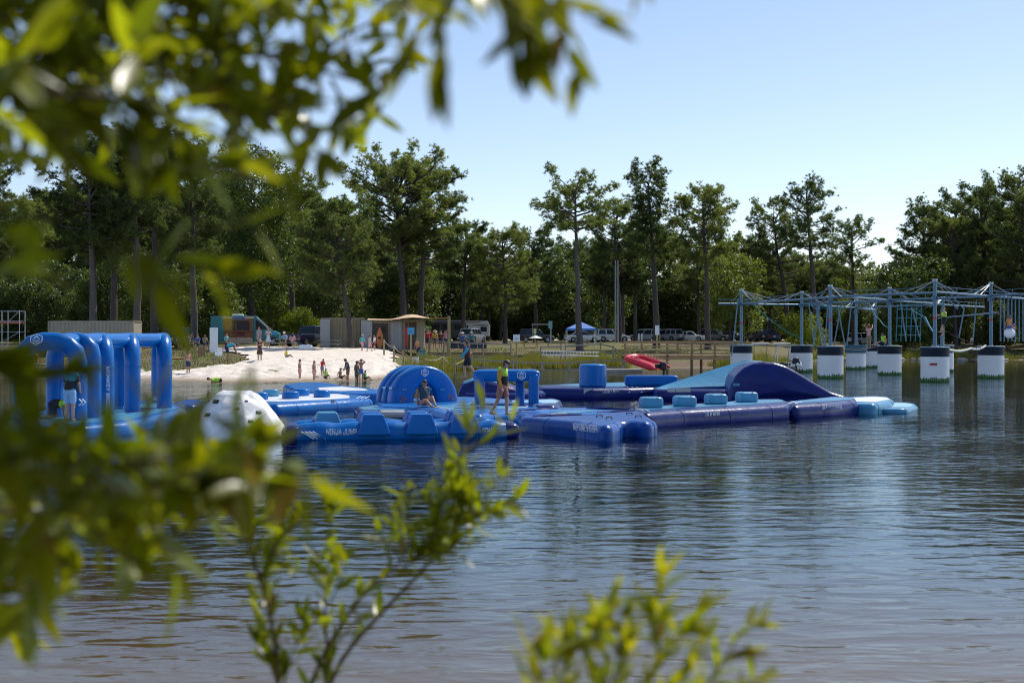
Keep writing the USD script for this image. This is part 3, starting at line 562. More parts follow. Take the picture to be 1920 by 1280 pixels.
deckpatch(t, o, [(1656, 758), (1690, 754.5), (1710, 758), (1712, 761), (1698, 764), (1658, 763.5)], .152, pale, R=.2)

# --- wave slide
o = np.array([8.2, 54.0, 0]); t = thing("wave_slide", "big navy wave slide with a ribbed light blue climbing ramp on its left", "inflatable slide", o)
u = np.linspace(0, 1, 40)
ds = 54.0
sil = [(1362, 752), (1366, 738), (1372, 720), (1382, 702), (1396, 689), (1414, 681), (1434, 678), (1455, 679.5), (1475, 686), (1497, 698), (1520, 712), (1542, 725), (1560, 735), (1590, 744), (1590, 752)]
prof_ = np.array([[P(x, y, ds)[0], P(x, y, ds)[2]] for x, y in sil]); prof_[[0, -1], 1] = -.1
pp = ring_of([tuple(a) for a in prof_], .12, .10)
def puff(p, y0, y1, r, bul):
    n = len(p); tt = np.roll(p, -1, 0)-np.roll(p, 1, 0); tt /= np.linalg.norm(tt, axis=1, keepdims=True); nor = np.stack([tt[:, 1], -tt[:, 0]], 1)
    cs = p.mean(0); rows = []
    for s in np.linspace(0, 1, 6): rows.append((cs+(p-nor*r-cs)*(0.02+.98*s**.8), y0-bul*(1-s**2)))
    for a in np.linspace(0.0, math.pi/2, 6)[1:]: rows.append((p-nor*r*(1-math.sin(a)), y0+r*(1-math.cos(a))))
    for a in np.linspace(0, math.pi/2, 6): rows.append((p-nor*r*(1-math.cos(a)), y1-r*(1-math.sin(a))))
    rows.append((cs+(p-cs)*.02, y1+.02))
    V = np.vstack([np.column_stack([q[:, 0], np.full(n, y), q[:, 1]]) for q, y in rows]); k = len(rows)
    i = np.arange(k-1)[:, None]; j = np.arange(n)[None]; j2 = (j+1) % n; q = np.stack([i*n+j, (i+1)*n+j, (i+1)*n+j2, i*n+j2], -1).reshape(-1, 4)[:, ::-1]
    return trimesh.Trimesh(V, np.vstack([q[:, [0, 1, 2]], q[:, [0, 2, 3]]]), process=False)
part(t, "wave_body", shift(puff(pp, ds, ds+2.3, .24, .20), o), navy, 60)
# ramp sheet with soft ribs, climbing to the right behind the body
U, Vv = np.meshgrid(np.linspace(0, 1, 90), np.linspace(0, 1, 50), indexing="ij")
xa = P(1235, 700, 55.2)[0]; xb = P(1438, 700, 56.4)[0]
X = xa+(xb-xa)*U; Y = 55.0+1.0*U*0.6+Vv*2.0; hgt = 1.16*(U**1.35*(1.8-.8*U))*(1-.10*np.clip(U-.85, 0, 1)*6)*(.10+.90*Vv**.85)
Z = .40+hgt+.055*np.abs(np.sin((Vv*8.5-1.6*U*(1-U))*np.pi))*np.clip(U*5, 0, 1)*np.clip((1-U)*8,.3,1)
idx = np.arange(U.size).reshape(U.shape); qd = np.stack([idx[:-1, :-1], idx[1:, :-1], idx[1:, 1:], idx[:-1, 1:]], -1).reshape(-1, 4)
part(t, "ramp", (np.stack([X, Y, Z], -1).reshape(-1, 3)-o, qd), sky_blue, True)
sidep = [(X[k, 0], Z[k, 0]-.02) for k in range(0, 90, 3)]+[(X[-1, 0], -.1), (X[0, 0], -.1)]
m = prism(sidep, 2.34, "y"); m.apply_translation((0, 55.03, 0)); v = np.array(m.vertices); v[:, 1] += (v[:, 0]-xa)/(xb-xa)*.6; m = trimesh.Trimesh(v, m.faces, process=False)
part(t, "ramp_body", shift(m, o), deep, 30)
part(t, "base_tube", tube([np.array([xa-.1, 54.9, .14])-o, np.array([(xa+xb)/2, 54.75, .14])-o, np.array([xb-1.2, 54.9, .14])-o], .28, 16), navy, 60)
for px, w in ((1259, .1), (1281, .36)): c = P(px, 731, 54.45); part(t, "label_patch", box(w+.2, .02, .16, c-o), grey_v)
part(t, "logo_print", box(.26, .012, .10, P(1381, 721, 53.93)-o), sky_blue)

# --- nest platform with a drum and a bolster
out = [(1000, 722), (1085, 718), (1180, 715.5), (1262, 716), (1285, 720), (1262, 725), (1185, 727), (1110, 728), (1010, 727)]
t, o, poly = slab("nest_platform", "long navy and blue float carrying a tall blue block and a bolster, at the back", "inflatable float", out, .41, .25, navy)
deckpatch(t, o, [(1040, 722.5), (1085, 719.5), (1175, 717), (1250, 718), (1262, 720.5), (1180, 724.5), (1110, 725.5)], .412, sky_blue)
lettering_on(t, FM, o, "CROW'S NEST", 1130, 1160, 734.5, 733.5, .20)
part(t, "label_patch", shift(box(.32, .02, .22, P(1102, 733, 56.2)-[0, .09, 0]), o), grey_v)
for x in (1178, 1187, 1196): strap(t, o, W(x, 726, .42), W(x-10, 721, .42))
for px in (1180, 1203): part(t, "valve", lathe([(0.001, -.02), (.03, -.015), (.03, .015), (.001, .02)], 10, P(px, 735, 56.0)-o), white_v)
c = P(1111.5, 720, 57.6); top("tall_block", lathe([(.001, 0), (.5, 0), (.56, .06), (.555, .5), (.56, .80), (.54, .88), (.48, .925), (.001, .945)], 40, (c[0], c[1], .415)), blue, "tall blue drum shaped block standing on the back float", "inflatable block")
m = rbox(2.17, .42, .46, .13); m.apply_translation(P(1222, 709, 57.9)*[1, 1, 0]+[0, .2, .415+.23]); top("bolster", m, blue, "low blue bolster lying along the back float, right of the tall block", "inflatable block", smooth=60)

# --- mound under the running person
o = np.array([P(935, 0, 52)[0], 52, 0.]); t = thing("wave_mound", "navy mound with a light blue crest under the person in teal sleeves", "inflatable float", o)
mx, my = np.meshgrid(np.linspace(-1, 1, 50), np.linspace(-1, 1, 24), indexing="ij")
xw = -1.55+mx*0+(mx+1)/2*3.2; hh = np.interp((mx+1)/2*3.2-1.55, [-1.55, -1.35, -.9, -.4, .1, .7, 1.2, 1.65], [.30, .74, .93, .92, .78, .56, .44, .40])
zz = hh*(1-.55*np.abs(my)**5)-.05*(np.abs(my) > .98)
V = np.stack([xw, my*1.05+1.0, np.where(np.abs(my) > .97, -.15, zz)], -1); V[0, :, 2] = -.15
idx = np.arange(mx.size).reshape(mx.shape); qd = np.stack([idx[:-1, :-1], idx[1:, :-1], idx[1:, 1:], idx[:-1, 1:]], -1).reshape(-1, 4)
part(t, "mound_body", (V.reshape(-1, 3), qd), navy, 60)
Vc = V[4:26, 3:-3]; ii = np.arange(Vc.shape[0]*Vc.shape[1]).reshape(Vc.shape[:2]); qc = np.stack([ii[:-1, :-1], ii[1:, :-1], ii[1:, 1:], ii[:-1, 1:]], -1).reshape(-1, 4)
part(t, "crest_panel", (Vc.reshape(-1, 3)+[0, 0, .012], qc), sky_blue, True)
part(t, "side_tube", tube([(-1.2, -.10, .12), (0.4, -.16, .12), (1.7, -.1, .12)], .27, 16), navy, 60)
for k in range(4): strap(t, np.zeros(3), (1.25+.1*k, -.33, .28), (1.10+.1*k, -.02, .40))

# --- deck under the arches
out = [(700, 752), (775, 746), (872, 743), (960, 748), (1010, 756), (1014, 764), (960, 770), (900, 777), (836, 774), (780, 763), (712, 760)]
t, o, poly = slab("centre_platform", "blue float deck that carries the half round tunnel and the square arch", "inflatable float", out, .36, .17, blue)
deckpatch(t, o, [(800, 762), (860, 757), (950, 757), (985, 762), (950, 766), (890, 769), (845, 768)], .362, sky_blue)
deckpatch(t, o, [(850, 765), (900, 762), (935, 764), (890, 767.5)], .376, navy)
for x0, y0, x1, y1 in ((838, 769, 812, 762), (845, 768, 819, 761), (950, 768.5, 990, 762), (900, 761, 880, 756)): strap(t, o, W(x0, y0, .38), W(x1, y1, .38))
out = [(664, 763), (700, 757.5), (780, 757), (832, 760), (838, 768), (800, 771), (757, 771.5), (712, 772), (672, 772)]
t, o, poly = slab("low_mat", "low blue and purple float with a silver grey patch on its side", "inflatable float", out, .28, .15, navy)
deckpatch(t, o, [(672, 764), (704, 760), (775, 759.5), (820, 762), (826, 766), (755, 768), (715, 768.5), (682, 769)], .282, sky_blue)
deckpatch(t, o, [(700, 763), (740, 762), (752, 764), (712, 766)], .296, blue)
c0, c1 = P(713, 776.5, 40.0), P(757, 776.2, 40.25); part(t, "side_patch", shift(tube([c0, c1], .115, 12), o), grey_v, 60)
for x in (800, 807, 816): strap(t, o, W(x, 769, .29), W(x+12, 763, .29))

# --- half round tunnel
c = W(793, 754, .37); o = np.array([c[0]+.10, c[1]+.15, .35]); rz = 0.50
t = thing("tunnel_arch", "blue half round tunnel with three ribs and a badge, a child sitting in its opening", "inflatable arch", o, rz)
A1, B1, A0, B0 = 1.16, 1.16, .38, .60
def arch_ring(y, grow, n=48):
    a = np.linspace(0, math.pi, n); return a
def arch(y0, y1, fat):
    """half elliptical vault with puffed section from y0 to y1"""
    a = np.linspace(-.03, math.pi+.03, 56); m_ = 28; V = []
    for th_ in a:
        ci, si = math.cos(th_), math.sin(th_); pin = np.array([A0*ci, 0, B0*si]); pout = np.array([A1*ci, 0, B1*si])
        for b in np.linspace(0, 2*np.pi, m_, endpoint=False):
            cb, sb = math.cos(b), math.sin(b); ex = .55
            sx = np.sign(cb)*abs(cb)**ex; sy = np.sign(sb)*abs(sb)**ex
            V.append(pin+(pout-pin)*(.5+.5*sx)+np.array([0, (y0+y1)/2+sy*(y1-y0)/2, 0]))
    k = len(a); i = np.arange(k-1)[:, None]; j = np.arange(m_)[None]; j2 = (j+1) % m_
    q = np.stack([i*m_+j, (i+1)*m_+j, (i+1)*m_+j2, i*m_+j2], -1).reshape(-1, 4)
    return trimesh.Trimesh(np.array(V), np.vstack([q[:, [0, 1, 2]], q[:, [0, 2, 3]]]), process=False)
part(t, "front_rib", arch(0, .58, 0), blue, 70); part(t, "middle_rib", arch(.60, .98, 0), blue, 70); part(t, "rear_rib", arch(1.0, 1.42, 0), blue, 70)
def on_face(w, dz): return w
emblem(t, (-.06, -.012, .94), .24, (1, 0, 0), (0, -0.05, 1), np.zeros(3))
for x, z, s in ((-.82, .13, 1), (.86, .16, -1)):
    for k in range(2): part(t, "printed_chevron", tube([(x-.07*s+.09*k*s, -.012, z+.09), (x+.03*s+.09*k*s, -.012, z), (x-.07*s+.09*k*s, -.012, z-.09)], .012, 4), orange_p)
for x, z in ((-1.13, .42), (.10, .42), (.55, .40)): part(t, "reinforcement_patch", rbox(.16, .02, .06, .009, (x if x > -1 else -.75, -.006, z)), sky_blue, 50)
for y in (.28, .78): part(t, "window_patch", rbox(.03, .22, .07, .012, (-1.10, y, .46)), pale, 50)

# --- square arch with legs
c0, c1 = W(898, 760, .37), W(1002, 760, .37); o = (c0+c1)/2*[1, 1, 0]+[0, .2, .35]; hw = (c1[0]-c0[0])/2
t = thing("square_arch", "blue square arch with a white badge, behind the child in a lime vest", "inflatable arch", o)
zt = EYE-(693-HOR)/FPX*o[1]-.35
part(t, "top_beam", rbox(2*hw+.36, .85, .36, .15, (0, .32, zt-.18)), blue, 60)
for x in (-hw+.02, .40, hw-.02): part(t, "leg", rbox(.31 if x != .40 else .27, .34, zt-.1, .1, (x, .02 if x != .40 else .6, (zt-.1)/2-.02)), blue, 60)
part(t, "base_pad", rbox(2*hw+.5, 1.1, .10, .045, (0, .4, .03)), blue, 60)
emblem(t, (hw-.38, -.118, zt-.17), .26, (1, 0, 0), (0, 0, 1), np.zeros(3))

# --- left stepping run with five round steps (TIDE RUN), far mat, connector, iceberg
out = [(452, 742), (470, 738.5), (560, 737), (636, 736.5), (690, 741), (700, 746), (660, 749), (600, 752.5), (520, 757), (462, 756)]
t, o, poly = slab("stepping_run", "white decked blue float with five round steps behind the white climbing iceberg", "inflatable float", out, .35, .24, blue)
deckpatch(t, o, [(462, 742), (560, 739), (632, 738.5), (655, 742), (655, 746), (600, 750), (520, 753), (468, 752)], .352, white_v)
for px, py in ((484, 750), (506, 743.5), (543, 748), (563.5, 742.5), (602, 745)):
    c = W(px, py, .36)-o; part(t, "round_step", lathe([(.001, -.02), (.27, -.02), (.285, .02), (.285, .20), (.26, .235), (.2, .245), (.001, .25)], 28, c+[0, .2, 0]), blue if px != 506 else sky_blue, 50)
lettering_on(t, FM, o, "TIDE RUN", 505, 534, 760, 759, .17)
part(t, "label_patch", shift(box(.12, .02, .12, P(624, 752, 44.3)-[0, .06, 0], .4), o), grey_v)
for x in (668, 676, 684): strap(t, o, W(x, 747, .36), W(x+9, 743, .36))
out = [(531, 721), (548, 717.2), (600, 716), (624, 718.2), (640, 722), (686, 726), (716, 730), (716, 735), (650, 736), (588, 734.5), (548, 729)]
t, o, poly = slab("far_mat", "flat blue float with a white sloping panel, farthest from the camera before the beach", "inflatable float", out, .40, .16, blue)
deckpatch(t, o, [(596, 727), (640, 725), (684, 729), (690, 732), (640, 733), (600, 732)], .402, white_v)
out = [(326, 753), (345, 749), (376, 748.5), (392, 751), (384, 757), (350, 759.5)]
slab("connector_float", "short blue connecting float between the row of arches and the iceberg", "inflatable float", out, .26, .14, deep)
# white climbing iceberg
c = W(431, 830); o = np.array([c[0]-.08, c[1]+1.1, 0]); t = thing("climbing_iceberg", "white inflatable climbing iceberg with dark grips, partly behind leaves", "inflatable climber", o)
sec = [(1.24, -.1), (1.25, .10), (1.09, .34), (.89, .60), (.67, .85), (.48, 1.01), (.34, 1.07)]
rings = []; a = np.linspace(0, 2*np.pi, 9, endpoint=False)+.25
mb = hullb([(r*.92*math.cos(b)*(1.0+.06*math.cos(3*b)), r*.85*math.sin(b), z) for r, z in sec for b in a], .055, 12)
ice = tri(mb); ice = ice.subdivide_to_size(.14); v = np.array(ice.vertices)
v += (meshkit.fbm(v*3.0+5, 3, 4)[:, None]-.5)*.07*unit(v-[0, 0, .3]); ice = trimesh.Trimesh(v, ice.faces, process=False); ice.merge_vertices()
part(t, "iceberg_body", ice, white_v, 60)
def on_ice(px, py):
    org = np.array([0, 0, EYE])-o; dr = unit(P(px, py, 32)-np.array([0, 0, EYE]))
    loc, _, tr_ = ice.ray.intersects_location([org], [dr])
    k = np.argmin(np.linalg.norm(loc-org, axis=1)); return loc[k], ice.face_normals[tr_[k]]
for px, py, w in ((405, 753, .17), (389, 778, .15), (485, 773, .13), (444, 766, .13), (372, 768, .08), (357, 787, .08), (401, 742, .05), (462, 752, .08), (470, 790, .12), (365, 805, .12)):
    try:
        p, nn = on_ice(px, py); x = unit(np.cross([0, 0, 1], nn)); y = np.cross(nn, x); m = rbox(w, w*.62, .05, .02); v = np.array(m.vertices)
        part(t, "climbing_grip", trimesh.Trimesh(p+v[:, :1]*x+v[:, 1:2]*y+v[:, 2:3]*nn, m.faces, process=False), black_r if w > .1 else deep, 50)
    except Exception: pass
p, nn = on_ice(428, 797); q_, n2 = on_ice(448, 796.5); d_ = unit(q_-p); lettering(t, "TEMPLE", p-d_*.10-nn*0, q_, .07, black_r, bulge=.03, tilt=nn[2]*-1.0)

# --- row of arches (monkey bridge)
o = np.array([-10.6, 38.0, 0]); t = thing("arch_row", "row of five tall blue arches on a ring float, nearest the left edge", "inflatable arch row", o)
pairs = [((160, 786, 35.4), (30, 787, 35.2)), ((187, 781, 36.6), (93, 779, 36.9)), ((212, 775, 38.0), (158, 765, 40.5)), ((262, 768, 40.0), (216, 759, 43.0)), ((322, 762, 41.9), (287, 754, 45.4))]
tops = []
for k, (r_, l_) in enumerate(pairs):
    a = P(r_[0]-14, 0, r_[2]); b = P(l_[0]+10, 0, l_[2]); zt = EYE+(HOR-624)/FPX*r_[2]-.21
    a = np.array([a[0], a[1], .22]); b = np.array([b[0], b[1], .22]); L = np.linalg.norm(b-a); e = (b-a)/L; cr = min(.62, L*.38)
    path = [a, a+[0, 0, (zt-cr-.22)*.5]]+[a+[0, 0, zt-.22-cr]+e*cr*(1-math.cos(s))+np.array([0, 0, cr*math.sin(s)]) for s in np.linspace(0, math.pi/2, 4)]
    path += [b+[0, 0, zt-.22-cr]-e*cr*(1-math.cos(s))+np.array([0, 0, cr*math.sin(s)]) for s in np.linspace(math.pi/2, 0, 4)]+[b+[0, 0, (zt-cr-.22)*.5], b]
    R0 = .225
    part(t, "arch_tube", shift(tube(path, R0, 24), o), blue, 28)
    for q in (a, b): part(t, "leg_collar", shift(lathe([(R0-.01, 1.55), (R0+.008, 1.56), (R0+.008, 1.60), (R0-.01, 1.61)], 24, (q[0], q[1], 0.0)), o), blue, 40)
    tops.append((a+e*cr*1.1+[0, 0, zt-.22], a+e*L*.5+[0, 0, zt-.22]))
for k in range(1, 4):
    part(t, "top_tube", shift(rod(tops[k][0]+unit(tops[k+1][0]-tops[k][0])*.15, tops[k+1][0]-unit(tops[k+1][0]-tops[k][0])*.15, .20, 20), o), blue, 50)
part(t, "top_tube", shift(rod(tops[0][0], tops[1][0], .19, 20), o), blue, 50)
out = [(52, 798), (160, 797), (246, 790), (352, 766), (322, 751), (290, 747), (200, 757), (90, 766), (15, 780)]
poly = pix(out, .30); part(t, "ring_float", shift(pillow(poly, -.18, .30, .2), o), blue, 50)
deckpatch(t, o, [(70, 794), (160, 793), (236, 787), (330, 765), (312, 754), (220, 760), (100, 770), (40, 782)], .302, sky_blue)
deckpatch(t, o, [(235, 775), (268, 771), (290, 766), (262, 764), (236, 768)], .316, navy)
ra = P(160, 0, 35.4); ca = P(95, 0, 35.3); zt = EYE+(HOR-624)/FPX*35.3
emblem(t, P(68, 636, 35.03), .30, (1, 0, 0), (0, .35, 1), o)
m = meshkit.text_mesh("MONKEY BRIDGE", .085, .006, True); v = np.array(m.vertices); w_ = m.bounds[1, 0]
pc = P(212-14, 0, 38.0); ang = .52; R1 = .232
aa = ang+(v[:, 1]-.04)/R1
xyz = np.stack([pc[0]+(R1+v[:, 2])*np.sin(aa), pc[1]-(R1+v[:, 2])*np.cos(aa), 1.62-v[:, 0]*1.32], 1)
part(t, "lettering", trimesh.Trimesh(xyz-o, m.faces, process=False), print_w, False)
for px, py in ((151, 754), (157, 754)): c = P(px, py, 35.1); part(t, "printed_chevron", shift(tube([c+[-.04, 0, .08], c+[.04, 0.02, 0], c+[-.04, 0, -.08]], .014, 4), o), print_w)
for px, py, d in ((297, 730, 45.1), (291, 747, 45.1)): part(t, "printed_mark", shift(rbox(.14, .02, .12, .01, P(px, py, d)), o), pale)
# near corner of another float at the left edge
out = [(-230, 838), (40, 836), (70, 846), (78, 862), (40, 872), (-230, 880)]
t, o, poly = slab("corner_float", "blue float corner at the left edge, mostly behind the leaves", "inflatable float", out, .40, .18, deep)
part(t, "printed_stripe", shift(rod(P(44, 881, 22.6), P(74, 880, 22.9), .022, 5), o), print_w)
# ---------------------------------------------------------------- cable course on drums in the water
drum_w = M("drum_white", (0.62, 0.63, 0.64), 0.45, .06, 1.2); drum_n = M("drum_navy", (0.007, 0.014, 0.026), 0.5, .15, 2.0, specular_ior_level=.2); algae = M("algae", (0.03, 0.10, 0.015), 0.9, .5, 12)
steel_b = M("steel_blue", (0.12, 0.205, 0.275), 0.4, .08, 2.0, metallic=0.35); steel = M("steel_galvanised", (0.42, 0.46, 0.50), 0.35, .1, 4, metallic=.6)
teal_rope = M("rope_teal", (0.01, 0.22, 0.30), .7); dark_rope = M("rope_dark", (0.05, 0.06, 0.07), .8); red_p = M("paint_red", (0.50, 0.015, 0.02), .4); black_p = M("paint_black", (0.012, 0.012, 0.014), .35)
drums = {"A": (1390, 101.5), "B": (1503, 103), "C": (1557, 87), "D": (1605, 113), "E": (1641, 119), "F": (1668, 95), "G": (1753, 79.5), "H": (1768, 104), "I": (1858, 87)}
drum_says = {"A": "white drum behind the wave slide crest, leftmost of the cable course drums", "B": "white drum behind the outboard motor, second drum from the left", "C": "white drum right of the wave slide, third drum from the left", "D": "white drum with a dark net round its navy rim, far back",
             "E": "small far white drum half hidden by the drum where a person in lime sits", "F": "white drum with a person in lime sitting on its edge", "G": "nearest and widest white drum with a small red sign", "H": "white drum mostly hidden behind the nearest drum", "I": "white drum at the far right, nearest to the right edge"}
post_says = {"A": "leftmost", "B": "second from left", "C": "third from left", "D": "netted far", "E": "farthest", "F": "lime vested person's", "G": "nearest", "H": "half hidden", "I": "rightmost"}
PT = {}
rg = np.random.default_rng(77)
for k, (px, d) in drums.items():
    x = (px-960)/FPX*d; c = np.array([x, d, 0.]); R = .775; H = 1.94
    t = thing("drum", drum_says[k], "drum", c, rg.uniform(0, 6))
    part(t, "drum_body", lathe([(R-.02, -.5), (R, -.4), (R, H-.55), (R, H-.54)], 40), drum_w, 40)
    part(t, "navy_band", lathe([(R+.004, H-.55), (R+.012, H-.53), (R+.012, H-.03), (R-.02, H), (.001, H)], 40), drum_n, 40)
    part(t, "rim", lathe([(R+.01, H-.05), (R+.05, H-.045), (R+.05, H-.005), (R+.0, H+.012)], 40), steel_b, 30)
    n = 46; aa = np.linspace(0, 2*np.pi, n, endpoint=False); V = []; F = []
    for q, a_ in enumerate(aa):
        h = .17+.13*rg.random(); w = .075
        V += [((R+.006)*math.cos(a_-w), (R+.006)*math.sin(a_-w), -.05), ((R+.006)*math.cos(a_+w), (R+.006)*math.sin(a_+w), -.05), ((R+.012)*math.cos(a_+w*.6), (R+.012)*math.sin(a_+w*.6), h*.8), ((R+.012)*math.cos(a_), (R+.012)*math.sin(a_), h), ((R+.012)*math.cos(a_-w*.7), (R+.012)*math.sin(a_-w*.7), h*.72)]
        b_ = 5*q; F += [(b_, b_+1, b_+2), (b_, b_+2, b_+3), (b_, b_+3, b_+4)]
    part(t, "algae_fringe", trimesh.Trimesh(V, F, process=False), algae, False)
    top_z = {"A": 5.85, "B": 5.75, "C": 5.6, "D": 5.5, "E": 5.4, "F": 5.75, "G": 5.62, "H": 5.4, "I": 5.75}[k]
    p = thing("course_post", f"blue steel post with a cap standing on the {post_says[k]} white drum" if k not in "F" else "blue steel post on the drum where a person in lime sits", "post", c+[0, 0, H])
    part(p, "post_tube", cyl(.11, top_z-H, n=14), steel_b, 50); part(p, "base_plate", cyl(.20, .05, n=14), steel, 40); part(p, "cap", cyl(.15, .10, (0, 0, top_z-H), 14), steel, 40)
    if k in "ACGI": part(p, "red_band", cyl(.116, .10, (0, 0, 1.55), 14), red_p, 40)
    for s in (-1, 1): part(p, "bracket", box(.05, .30, .22, (s*.13, 0, top_z-H-.95)), steel_b)
    PT[k] = np.array([x, d, top_z])
top("net_skirt", lathe([(.84, 1.30), (.845, 1.36), (.845, 1.9), (.83, 1.95)], 30, (*PT["D"][:2], 0)), M("net", (.03, .10, .15), .8, .5, 30), "dark blue net wrapped round the rim of the far netted drum", "net")
g = PT["G"]; m = box(.42, .02, .10, (g[0]-.28, g[1]-.755, .98)); t = thing("warning_sign", "small red and black sign on the nearest white drum", "sign", (g[0]-.28, g[1]-.755, .93)); part(t, "sign_plate", box(.46, .02, .12, (0, 0, .05)), red_p); part(t, "sign_border", box(.36, .02, .05, (.02, -.01, .075)), black_p)
# beams between the posts
def beam(a, b, z, r, says, over=0.0, truss=True):
    a, b = np.array(PT[a] if isinstance(a, str) else a, float), np.array(PT[b] if isinstance(b, str) else b, float); a = a.copy(); b = b.copy(); a[2] = b[2] = z
    e = unit(b-a); a2, b2 = a-e*over, b+e*over; o = a2
    t = thing("course_beam", says, "beam", o)
    part(t, "beam_tube", rod(np.zeros(3), b2-o, r, 10), steel_b, 50)
    if truss:
        part(t, "top_cable", rod(np.array([0, 0, .32]), b2-o+[0, 0, .30], .018, 6), steel_b)
        L = np.linalg.norm(b2-a2)
        for f in np.linspace(.12, .88, 4): part(t, "hanger", rod(e*L*f, e*L*f+[0, 0, .31], .025, 5), steel_b)
    return a2, b2
OUT1 = np.array([35.0, 94.7, 5.3]); OUT2 = np.array([37.0, 111.5, 5.3]); OUT3 = np.array([36.5, 76, 5.3])
beam("A", "C", 4.92, .075, "blue steel beam from the leftmost to the third course post", .9)
beam("A", "B", 4.88, .075, "blue steel beam overhanging to the left past the leftmost course post", 1.8)
beam("C", "G", 4.96, .075, "blue steel beam running to the nearest course post")
beam("B", "F", 4.94, .075, "blue steel beam behind the row over the hanging poles")
beam("F", "I", 4.98, .075, "blue steel beam running to the rightmost course post")
beam("C", "F", 5.0, .065, "blue cross beam above the crossed hanging poles", 0, False)
beam("G", "I", 5.0, .065, "blue cross beam at the right in front", 0, True)
beam("B", "D", 4.9, .065, "blue beam going back to the netted drum's post", 0, False)
beam("D", "H", 4.9, .065, "far blue beam between the netted and the half hidden posts")
beam("F", "H", 4.95, .065, "blue cross beam above the leaning climber", 0, False)
beam("D", "E", 4.85, .08, "farthest blue beam of the cable course", 0, False)
beam("H", OUT2, 4.9, .065, "far blue beam leaving the photo on the right")
beam("I", OUT1, 5.0, .075, "blue beam leaving the photo on the right behind the rightmost post")
beam("I", OUT3, 5.05, .075, "blue beam leaving the photo on the right in front", 0, True)
beam("I", "H", 3.95, .05, "thin blue rail above the white punching ball", 2.0, False)
# stays from post heads
for k in PT:
    t = thing("stay_cables", {"A": "thin stays from the leftmost post head down to its beams", "B": "thin stays from the second post head", "C": "thin stays from the third post head", "D": "thin stays from the netted drum's post head", "E": "thin stays from the farthest post head", "F": "thin stays from the post head over the person in lime", "G": "thin stays spreading from the nearest post head", "H": "thin stays from the half hidden post head", "I": "thin stays from the rightmost post head"}[k], "cable", PT[k])
    nb = {"A": "CB", "B": "AF", "C": "AG", "D": "BH", "E": "D", "F": "BI", "G": "CI", "H": "DF", "I": "FG"}[k]
    for q in nb:
        e = unit(PT[q]*[1, 1, 0]-PT[k]*[1, 1, 0]); 
        for L in (1.9, 3.0): part(t, "stay", rod((0, 0, .02), e*L+[0, 0, -.72], .022 if L < 2 else .016, 5), steel)
    e = unit(PT[nb[0]]*[1, 1, 0]-PT[k]*[1, 1, 0]); part(t, "stay", rod((0, 0, .02), -e*1.6+[0, 0, -.70], .024, 5), steel)
# hanging poles, ropes and other obstacles, from (pixel, row) to (pixel, row) at a distance
hang = [((1384, 560), (1372, 668), 100, "slanting tube hanging left of the leftmost course post"), ((1516, 566), (1527, 648), 99, "leaning pole right of the second course post"),
 ((1533, 572), (1546, 650), 97, "left pole of the first crossed pair"), ((1537, 572), (1524, 652), 98, "right pole of the first crossed pair"), ((1552, 572), (1547, 650), 98, "pole hidden behind the third course post"),
 ((1570, 572), (1585, 650), 97, "left pole of the second crossed pair"), ((1577, 572), (1563, 650), 98, "right pole of the second crossed pair"), ((1596, 572), (1588, 648), 99, "pole left of the netted drum's post"), ((1530, 575), (1541, 648), 104, "thin far pole in the crossed group"),
 ((1688, 562), (1699, 640), 93, "slanting pole right of the lime person's post"), ((1711, 582), (1724, 632), 92, "short slanting pole under the teal rope"), ((1730, 592), (1749, 622), 90, "leaning pole meeting the nearest post"),
 ((1808, 577), (1798, 632), 86, "slanting pole right of the leaning climber"), ((1831, 562), (1824, 641), 90, "upright pole left of the rightmost post"), ((1775, 556), (1796, 580), 84, "first curved white tube hanging over the climber"), ((1782, 552), (1808, 580), 85, "second curved white tube hanging over the climber")]
for a, b, d, says in hang:
    pa, pb = P(*a, d), P(*b, d); t = thing("hanging_pole", says, "pole", pb)
    mid = (pa+pb)/2-pb+np.array([.0, 0, -.04]); part(t, "pole_tube", tube([pa-pb, mid, np.zeros(3)], .045, 8), steel_b, 50)
    part(t, "hook", rod(pa-pb, pa-pb+[0, 0, max(.05, 4.9-pa[2])], .014, 5), dark_rope)
for k, px in enumerate(range(1876, 1930, 7)):
    d = 86+k*1.3; pa, pb = P(px, 0, d), P(px, 0, d); t = thing("hanging_pole", f"straight upright hanging pole by the right edge, {['first','second','third','fourth','fifth','sixth','seventh','eighth'][k]} from the left", "pole", (pa[0], d, EYE-(640-HOR)/FPX*d)); part(t, "pole_tube", cyl(.04, 2.85, n=8), steel_b, 50); part(t, "hook", cyl(.012, .3, (0, 0, 2.85), 5), dark_rope)
def rope(name, says, pts, r, mat, d=None, sag=0.0):
    Q = np.array([P(*p) for p in pts]); o = Q[0]; L = []
    for a, b in zip(Q[:-1], Q[1:]):
        for f in np.linspace(0, 1, 7)[:-1]: L.append(a+(b-a)*f-[0, 0, sag*4*f*(1-f)])
    L.append(Q[-1]); t = thing(name, says, "rope", o); part(t, "rope_line", tube(np.array(L)-o, r, 5), mat, 50); return t
rope("rope", "teal rope looping between the beams above the crossed poles", [(1520, 571, 100), (1545, 575, 99), (1580, 572, 98), (1600, 567, 100)], .03, teal_rope, sag=.25)
rope("rope", "long teal rope slanting down from the left beams to the second drum", [(1408, 566, 101), (1505, 636, 102)], .025, teal_rope, sag=.3)
rope("rope", "teal rope dropping toward the lime person's post", [(1628, 565, 108), (1650, 600, 106), (1668, 612, 100)], .028, teal_rope, sag=.2)
rope("rope", "teal rope from the left slanting pole toward the nearest post", [(1708, 579, 92), (1735, 594, 88), (1752, 625, 83)], .028, teal_rope, sag=.06)
